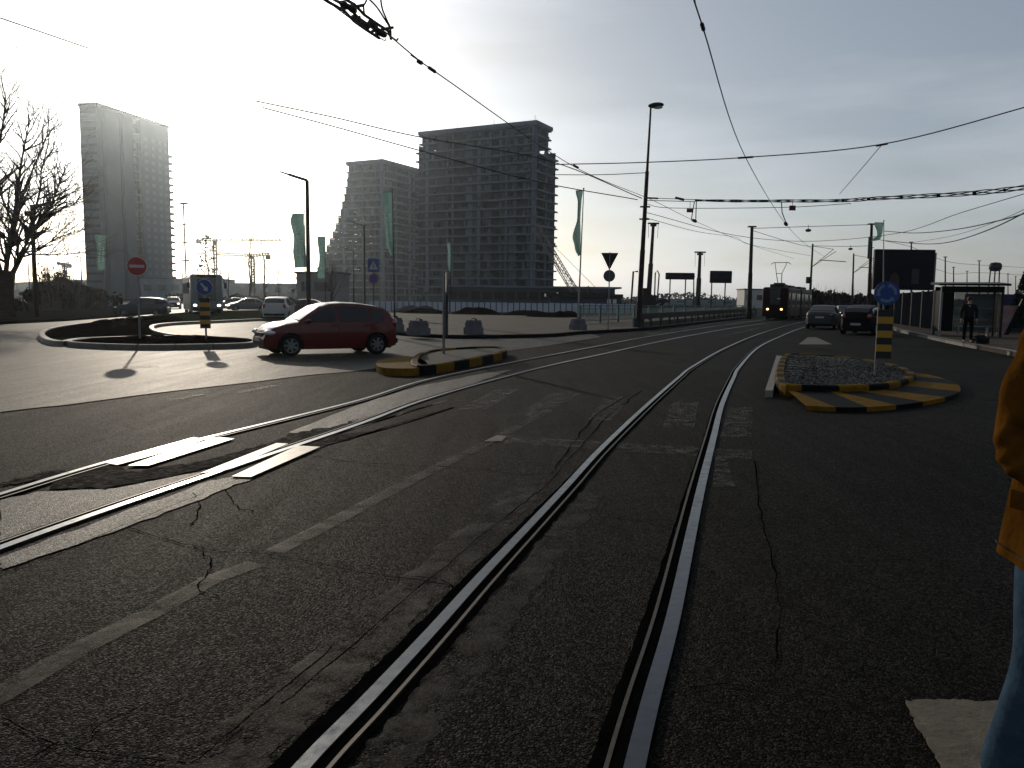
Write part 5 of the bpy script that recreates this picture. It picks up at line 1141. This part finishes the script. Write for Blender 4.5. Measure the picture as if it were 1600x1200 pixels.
def person(label, loc, rz, h=1.72, coat=(.015,.016,.02), trous=(.012,.012,.015), hair=M_hair, J=None, mj=None, mt=None, long=0, hem=None):
    """faces local -y. J overrides joints"""
    t = thing('person', label, 'person', loc, rz, None); s = h/1.72
    K = {'pel': (0,0,.93), 'waist': (0,.0,1.08), 'chest': (0,.01,1.30), 'neck': (0,.015,1.47), 'skull': (0,-.005,1.60), 'crown': (0,0,1.665),
         'shL': (-.19,.015,1.40), 'elL': (-.25,.04,1.13), 'wrL': (-.25,-.04,.89), 'shR': (.19,.015,1.40), 'elR': (.25,.04,1.13), 'wrR': (.25,-.04,.89),
         'hipL': (-.10,0,.88), 'knL': (-.11,-.01,.49), 'anL': (-.115,.02,.09), 'toL': (-.13,-.15,.035), 'hipR': (.10,0,.88), 'knR': (.11,-.01,.49), 'anR': (.12,.02,.09), 'toR': (.13,-.15,.035)}
    if J: K.update(J)
    K = {k: Vector(v)*s for k, v in K.items()}
    rad = {'pel': (.15,.11), 'waist': (.135,.10), 'chest': (.16,.11), 'neck': .055, 'skull': (.078,.095), 'crown': (.055,.065), 'shL': .06, 'elL': .045, 'wrL': .028, 'shR': .06, 'elR': .045, 'wrR': .028,
           'hipL': .085, 'knL': .058, 'anL': .04, 'toL': .03, 'hipR': .085, 'knR': .058, 'anR': .04, 'toR': .03}
    J1 = {k: (K[k], (tuple(x*s for x in rad[k]) if isinstance(rad[k], tuple) else rad[k]*s)) for k in rad}; E = [('pel','waist'),('waist','chest'),('chest','neck'),('neck','skull'),('skull','crown'),('chest','shL'),('shL','elL'),('elL','wrL'),('chest','shR'),('shR','elR'),('elR','wrR'),('pel','hipL'),('hipL','knL'),('knL','anL'),('anL','toL'),('pel','hipR'),('hipR','knR'),('knR','anR'),('anR','toR')]
    for sd, q in (('L', -1), ('R', 1)):      # hands: palm and five fingers
        wv = K['wr'+sd]; d = (wv-K['el'+sd]).normalized(); side = Vector((0,-1,0)); side = (side-d*side.dot(d)).normalized(); inn = d.cross(side)*(-q)
        J1['pa'+sd] = (wv+d*.055*s, (.034*s, .016*s)); E.append(('wr'+sd, 'pa'+sd))
        for f_, (off, ln) in enumerate(((.03,.072),(.01,.082),(-.01,.076),(-.03,.060))):
            a = wv+d*.085*s+side*off*s; c = a+d*ln*.55*s+inn*.012*s; e = a+d*ln*.9*s+inn*.035*s
            for nm, p_, r_ in (('a', a, .0095), ('b', c, .0085), ('c', e, .0075)): J1[f'{nm}{f_}{sd}'] = (p_, r_*s)
            E += [('pa'+sd, f'a{f_}{sd}'), (f'a{f_}{sd}', f'b{f_}{sd}'), (f'b{f_}{sd}', f'c{f_}{sd}')]
        J1['t1'+sd] = (wv+d*.045*s+side*.042*s, .011*s); J1['t2'+sd] = (wv+d*.085*s+side*.06*s+inn*.02*s, .009*s); E += [('pa'+sd, 't1'+sd), ('t1'+sd, 't2'+sd)]
    skin('body', J1, E, M_skin, t, 1)
    hd = K['skull']; b = MB(); b.ball(hd+Vector((0,-.093,-.01))*s, (.014*s,.022*s,.022*s), 8, 6); 
    for q in (-1, 1): b.ball(hd+Vector((q*.083,0,-.01))*s, (.012*s,.02*s,.03*s), 8, 6)
    b.build('nose_and_ears', M_skin, t, smooth=True); b = MB()
    for q in (-1, 1): b.ball(hd+Vector((q*.032,-.083,.02))*s, (.014*s,.01*s,.009*s), 8, 6)
    b.build('eyes', M_black, t, smooth=True); b = MB(); b.ball(hd+Vector((0,-.085,-.055))*s, (.024*s,.01*s,.006*s), 8, 5); b.build('mouth', M_tail, t, smooth=True)
    b = MB(); b.ball(hd+Vector((0,.022,.035))*s, (.098*s,.108*s,.10*s), 16, 10)
    if long: b.ball(hd+Vector((0,.06,-.10))*s, (.10*s,.07*s,.20*s), 14, 9)
    b.build('hair', hair, t, smooth=True)
    mj = mj or mat('coat', coat, .8, bump=.3, bscale=14); mt = mt or mat('trousers', trous, .85)
    cj = {'pel': (K['pel']+Vector((0,0,-.08))*s, (.19*s,.145*s)), 'waist': (K['waist'], (.165*s,.125*s)), 'chest': (K['chest'], (.185*s,.135*s)), 'top': (K['chest'].lerp(K['neck'], .72), (.095*s,.085*s)), 'col': (K['neck']+Vector((0,0,.01))*s, (.07*s,.07*s))}
    ce = [('pel','waist'),('waist','chest'),('chest','top'),('top','col')]
    if hem:      # long coat below the waist, hanging in soft folds to its hem
        b = MB(); z0 = K['waist'].z; rows = []
        for i in range(12):
            f = i/11; z = z0+(hem[0]*s-z0)*f; rx = (.176+(hem[1]-.176)*f**.6)*s; ry = (.135+(hem[2]-.135)*f**.6)*s
            rows.append([Vector((rx*math.cos(a)*(1+.05*f*math.sin(a*7+1)), ry*math.sin(a)*(1+.05*f*math.sin(a*7+1)), z+(.008*math.sin(a*5) if i == 11 else 0))) for a in [2*math.pi*q/48 for q in range(48)]]); rows[-1].append(rows[-1][0])
        rows.append([p*.96+Vector((0,0,.03)) for p in rows[-1]]); b.grid(rows); sk = b.build('coat_skirt', mj, t, smooth=True)
        b = MB(); rr = [Vector(((hem[1]+.0025)*s*math.cos(a)*(1+.05*math.sin(a*7+1)), (hem[2]+.0025)*s*math.sin(a)*(1+.05*math.sin(a*7+1)), (hem[0]+.028)*s+.008*math.sin(a*5))) for a in [2*math.pi*q/48 for q in range(49)]]; b.tube(rr, .0022, 4, cap=False); b.build('hem_seam', M_black, sk)
        b = MB(); q_ = Vector((-.19*s, -.085*s, .93*s)); b.box(q_, (.012, .15*s, .05*s), rz=.5); b.build('pocket_flap', mj, sk)
    for sd in 'LR':
        cj['sh'+sd] = (K['sh'+sd], .078*s); cj['el'+sd] = (K['el'+sd], .058*s); cj['wr'+sd] = (K['el'+sd].lerp(K['wr'+sd], .97), .05*s); ce += [('chest','sh'+sd),('sh'+sd,'el'+sd),('el'+sd,'wr'+sd)]
    jk = skin('jacket', cj, ce, mj, t, 2 if not hem else 4)
    if hem:     # folds in the cloth
        me = jk.data; mn = [v.normal.copy() for v in me.vertices]
        for v, n0 in zip(me.vertices, mn):
            c_ = v.co; f_ = math.sin(c_.z*31+c_.x*44-c_.y*38+2.6*math.sin(c_.y*13+c_.z*11))*math.sin(c_.z*14+c_.x*9+1.3)+.5*math.sin(c_.z*63-c_.x*71+c_.y*50+2*math.sin(c_.z*17)); v.co = c_+n0*(.0055*f_)
    tj = {'pel': (K['pel']+Vector((0,0,-.02))*s, (.14*s,.115*s))}; te = []
    for sd in 'LR':
        tj['hip'+sd] = (K['hip'+sd], .10*s); tj['kn'+sd] = (K['kn'+sd], .068*s); tj['an'+sd] = (K['an'+sd]+Vector((0,0,.01))*s, .055*s); te += [('pel','hip'+sd),('hip'+sd,'kn'+sd),('kn'+sd,'an'+sd)]
    tr_ = skin('trousers', tj, te, mt, t)
    for v in tr_.data.vertices:
        if v.co.z > .74*s: v.co.x = max(-.165*s, min(.165*s, v.co.x)); v.co.y = max(-.12*s, min(.12*s, v.co.y)); v.co.z = min(v.co.z, 1.02*s)
    for sd in 'LR':
        a, c = K['an'+sd], K['to'+sd]; skin('shoe', {'h': (a+Vector((0,.02,-.045))*s, (.045*s,.045*s)), 'm': (a.lerp(c, .5)+Vector((0,0,-.02))*s, (.048*s,.04*s)), 't': (c, (.042*s,.03*s))}, [('h','m'),('m','t')], M_black, t, 1)
    return t
person('person in a dark coat standing at the kerb in front of the bus shelter', g(1511,536,.13), R(-25), 1.76)
person('person in dark clothes by the parked blue car, the taller and left of a pair', foot(181,62,.0)+Vector((0,0,.0)), R(30), 1.84, coat=(.02,.02,.03))
person('person in dark clothes close beside the parked blue car, right of a pair', foot(189,62.3), R(-40), 1.66, coat=(.025,.02,.025))
M_must = mat('mustard_coat', (.15,.062,.010), .9, noise=.35, nscale=4, bump=1, bscale=16); M_jean = mat('blue_jeans', (.065,.11,.16), .9, noise=.25, nscale=14, bump=.35, bscale=40)
person('person in a mustard coat and blue jeans at the right edge of the picture', (1.685,2.26,0), R(-4), 1.85, J={
    'shL': (-.15,.0,1.385), 'elL': (-.205,.05,1.045), 'wrL': (-.07,-.11,.93), 'hipL': (-.10,0,.86), 'knL': (-.135,-.05,.48), 'anL': (-.185,.03,.09), 'toL': (-.22,-.14,.035)}, mj=M_must, mt=M_jean, long=1, hem=(.752,.215,.175))
q = g(1532,537,.13); t = thing('travel_bag', 'black travel bag on the pavement at the feet of the person by the shelter', 'bag', q)
b = MB(); b.ball((0,0,.17), (.30,.17,.17), 14, 8); b.box((0,0,.12), (.50,.26,.22)); b.build('body', M_black, t, smooth=True); b = MB(); b.tube([(-.12,0,.32),(-.1,0,.42),(.1,0,.42),(.12,0,.32)], .012, 5); b.build('handle', M_black, t)
# ================================================================== trees
def grow(b, p, d, ln, r, lev, rnd, tw, up=.15, n=4, spread=.6, curve=.18, kids=(3,5)):
    pts = [p]; dd = d.normalized(); q = p
    for i in range(n):
        dd = (dd+Vector((rnd.uniform(-1,1), rnd.uniform(-1,1), rnd.uniform(-.6,1)*.6+up))*curve).normalized(); q = q+dd*(ln/n); pts.append(q)
    dst = b if lev > 1 else tw
    dst.tube(pts, [r*(1-.62*i/n) for i in range(n+1)], 6 if lev > 2 else 4 if lev > 1 else 3, cap=False)
    if lev <= 0: return
    for k in range(rnd.randint(*kids)):
        f = rnd.uniform(.3, 1.0); i = min(n-1, int(f*n)); s = pts[i].lerp(pts[i+1], f*n-i); ax = (pts[i+1]-pts[i]).normalized()
        sd = Vector((rnd.uniform(-1,1), rnd.uniform(-1,1), rnd.uniform(-.5,.8))); sd = (sd-ax*sd.dot(ax)).normalized()
        grow(b, s, ax*(1-spread*.5)+sd*spread, ln*rnd.uniform(.45,.75), max(r*(1-.6*f)*.58, .009), lev-1, rnd, tw, up, n, spread, curve, kids)
# big tree at the left edge
base = foot(8, 47); rnd = random.Random(12); t = thing('bare_tree', 'large spreading bare tree with a dark thick trunk at the left edge', 'tree', base)
b = MB(); tw = MB(); b.tube([(0,0,0),(.0,0,.6),(.1,0,1.8),(.25,0,2.9)], [.62,.48,.44,.46], 12)
k = 47/F
def L_(x, y, dy=0): return at(x, y, 47+dy)-base
limbs = [([(14,436),(28,410),(45,370),(62,345),(75,330),(88,300),(98,275)], .24), ([(8,440),(12,400),(20,350),(26,310),(34,250),(44,200)], .26), ([(5,440),(-8,390),(-14,330),(-8,260),(5,190),(8,150)], .27),
         ([(20,430),(38,392),(48,352),(62,300),(66,262),(84,232)], .17), ([(0,440),(-40,380),(-90,320),(-130,250)], .25), ([(36,396),(60,388),(90,372),(126,360)], .09), ([(42,396),(70,398),(100,397),(121,395)], .06),
         ([(10,420),(30,330),(45,280),(72,215),(76,190)], .12), ([(20,350),(0,300),(-10,260),(4,210)], .10), ([(48,362),(85,332),(110,322),(124,310)], .08)]
for Q, r_ in limbs:
    dy = rnd.uniform(-2.5, 2.5); P = [L_(x, y, dy*i/len(Q)) for i, (x, y) in enumerate(Q)]; P = smooth(P, 4); n_ = len(P); b.tube(P, [r_*.52*(1-.93*i/n_)+.014 for i in range(n_)], 7, cap=False)
    for i in range(3, n_, 1):
        for _ in range(3):
            if rnd.random() < .8:
                ax = (P[i]-P[i-1]).normalized(); sd = Vector((rnd.uniform(-1,1), rnd.uniform(-1,1), rnd.uniform(-.3,1))).normalized()
                grow(b, P[i], ax*.6+sd*.75, rnd.uniform(1.1,2.6), max(.02, r_*(1-.75*i/n_)*.42), 2, rnd, tw, .08, 4, .7, .30, (2,4))
b.build('trunk', M_bark, t, smooth=True); tw.build('crown', M_twig, t)
def bare_tree(label, px, Y, py_top, seed, wide=.35, lev=3, r=.1, kids=(4,6), group='young bare trees'):
    base = foot(px, Y); h = at(px, py_top, Y).z; rnd = random.Random(seed); t = thing('bare_tree', label, 'tree', base, group=group); b = MB(); tw = MB()
    P = [Vector((rnd.uniform(-.03,.03)*h*(i > 0), 0, h*i/6)) for i in range(7)]; b.tube(P, [r*(1-.13*i) for i in range(7)], 6)
    for i in range(16):
        f = .22+.72*i/16; p_ = P[0].lerp(P[-1], f); a = rnd.uniform(0, 6.28); d = Vector((math.cos(a)*wide, math.sin(a)*wide, .55)); grow(b, p_, d, h*(1-f)*.62+h*.06, r*.35*(1-f)+.015, lev-1, rnd, tw, .25, 3, .45, .2, (2,4))
    b.build('trunk', M_bark, t); tw.build('crown', M_twig, t); return t
bare_tree('slim bare tree just right of the second yellow crane mast', 414, 130, 376, 3, r=.18)
bare_tree('thin bare tree behind the distant lamp posts', 393, 135, 372, 4, .22, r=.2)
bare_tree('small faint bare tree left of the thin tree pair', 356, 150, 398, 5, r=.14)
bare_tree('low faint bare tree farther right of the cranes', 436, 150, 420, 6, r=.12)
bare_tree('little bare tree by the left wall of the site office', 458, 160, 425, 8, r=.12)
bare_tree('dim bare tree in front of the stepped tower and banner', 519, 95, 412, 9, .3, r=.14)
t_ = bare_tree('small tree still holding brown leaves above the coach', 325, 88, 360, 14, .42, r=.13, group=None)
rnd = random.Random(9); b = MB(); base = t_.location
for _ in range(260):
    a, f = rnd.uniform(0, 6.28), rnd.uniform(.25, .95); rr = 1.5*(1-f)**.6*rnd.random()**.5*1.2; h = at(325, 360, 88).z; c = Vector((math.cos(a)*rr, math.sin(a)*rr, h*f)); s = rnd.uniform(.05,.14)
    M = Euler((rnd.uniform(0,6),rnd.uniform(0,6),0)).to_matrix(); b.poly([c+M@Vector(v)*s for v in ((-1,-.6,0),(1,-.6,0),(1,.6,0),(-1,.6,0))])
b.build('leaves', M_scrub, t_)
# scrub and clumps
def shrub(label, px, Y, wpx, py_top, seed, m=M_scrub, dens=1.0, leaf=.16, name='shrub', up=True, group=None, nst=60):
    base = foot(px, Y); k = Y/F; w_ = wpx*k/2; h = at(px, py_top, Y).z; rnd = random.Random(seed); t = thing(name, label, 'shrub', base, group=group); b = MB(); tw = MB()
    cl = [(rnd.uniform(-.8,.8), rnd.uniform(-.6,.6), rnd.uniform(.25,.8), rnd.uniform(.3,.6)) for _ in range(9)]
    for _ in range(int(1500*dens)):
        c0 = rnd.choice(cl); u = Vector((rnd.gauss(0,1), rnd.gauss(0,1), rnd.gauss(0,1))).normalized()*rnd.random()**.4*c0[3]; c = Vector(((c0[0]+u.x)*w_, (c0[1]+u.y)*w_*.6, max(.05, (c0[2]+u.z*.5)*h))); s = leaf*rnd.uniform(.5,1.3)
        M = Euler((rnd.uniform(0,6),rnd.uniform(0,6),rnd.uniform(0,6))).to_matrix(); b.poly([c+M@Vector(v)*s for v in ((-1,-.5,0),(1,-.5,0),(1,.5,0),(-1,.5,0))])
    for _ in range(nst):
        x, y = rnd.uniform(-1,1)*w_, rnd.uniform(-.6,.6)*w_; hh = h*rnd.uniform(.7,1.25); tw.tube([(x,y,0),(x+rnd.uniform(-.3,.3),y,hh*.5),(x+rnd.uniform(-.7,.7),y,hh)], [.05,.035,.01], 3, cap=False)
    tw.build('stem', M_twig, t); b.build('foliage', m, t); return t
G_ = 'dark scrub at the left'
shrub('dark bare scrub at the far left edge beside the big trunk', 22, 66, 60, 466, 1, group=G_, leaf=.22)
shrub('dark scrub mass right of the old lamp pole', 78, 72, 62, 438, 2, group=G_, leaf=.22)
shrub('tall twiggy scrub at the foot of the tall left tower', 108, 84, 46, 434, 3, group=G_, leaf=.2)
shrub('scrub fading into the base of the tower, by the faint banner', 146, 86, 40, 448, 4, group=G_, leaf=.2)
shrub('upright leafless bushes with tall rods behind the old lamp pole', 84, 100, 52, 414, 5, dens=.25, group=G_, nst=110)
G2 = 'far shrubs behind the road'
for i, (px, Y, w_, ty, l) in enumerate(((1282,130,50,452,'far dark shrub just right of the tram'), (1316,135,46,458,'far dark shrub behind the oncoming car'), (1348,128,40,460,'far dark shrub left of the large billboard'), (1390,100,56,466,'dark shrub below the large billboard'))):
    shrub(l, px, Y, w_, ty, 20+i, dens=.8, leaf=.26, group=G2, m=M_leaf if i == 3 else M_scrub, nst=50)
for i, (px, w_, ty, l) in enumerate(((275,30,460,'low far shrub beside the coach'), (362,46,459,'low far shrub right of the coach'), (410,56,462,'low far shrub below the cranes'), (448,34,464,'low far shrub left of the site office'))):
    shrub(l, px, 170, w_, ty, 40+i, dens=.6, leaf=.32, group='low shrubs along the far road', nst=30)
# dark conifer at the right edge
base = foot(1598, 44); t = thing('evergreen_tree', 'dark conical evergreen at the right edge above the blue wall', 'tree', base); rnd = random.Random(8); h = at(1598, 415, 44).z; b = MB()
for _ in range(4200):
    f = rnd.random()**1.3; a = rnd.uniform(0, 6.28); rr = (1-f)*.98*rnd.random()**.35+.06; c = Vector((math.cos(a)*rr, math.sin(a)*rr, .4+f*(h-.4))); s = rnd.uniform(.03,.08); M = Euler((rnd.uniform(0,6),rnd.uniform(0,6),rnd.uniform(0,6))).to_matrix()
    b.poly([c+M@Vector(v)*s for v in ((-1,-.4,0),(1,-.4,0),(1,.4,0),(-1,.4,0))])
b.build('crown', M_leaf, t); b = MB(); b.tube([(0,0,0),(0,0,h*.8)], [.1,.03], 6); b.build('trunk', M_bark, t)
# distant tree belt along the horizon, one mass
b = MB(); rnd = random.Random(31)
for i in range(22000):
    x = rnd.uniform(-420, 420); y = rnd.uniform(480, 560); c = Vector((x, y, rnd.random()**1.2*(4+2*math.sin(x*.021)+2*math.sin(x*.07)))); s = rnd.uniform(.35,.85); M = Euler((rnd.uniform(0,6),rnd.uniform(0,6),0)).to_matrix()
    b.poly([c+M@Vector(v)*s for v in ((-1,-.6,0),(1,-.6,0),(1,.6,0),(-1,.6,0))])
b.build('distant_trees', M_scrub, kind='stuff')
# ================================================================== haze
b = MB(); b.box((0, 290, 48), (2400, 700, 98.5))
mh = bpy.data.materials.new('haze_air'); mh.use_nodes = True; n_ = mh.node_tree; n_.nodes.clear(); o_ = n_.nodes.new('ShaderNodeOutputMaterial'); pv = n_.nodes.new('ShaderNodeVolumePrincipled')
pv.inputs['Color'].default_value = (.78,.90,1.0,1); pv.inputs['Density'].default_value = .00015; pv.inputs['Anisotropy'].default_value = .88; n_.links.new(pv.outputs[0], o_.inputs['Volume'])
b.build('haze', mh, kind='stuff')
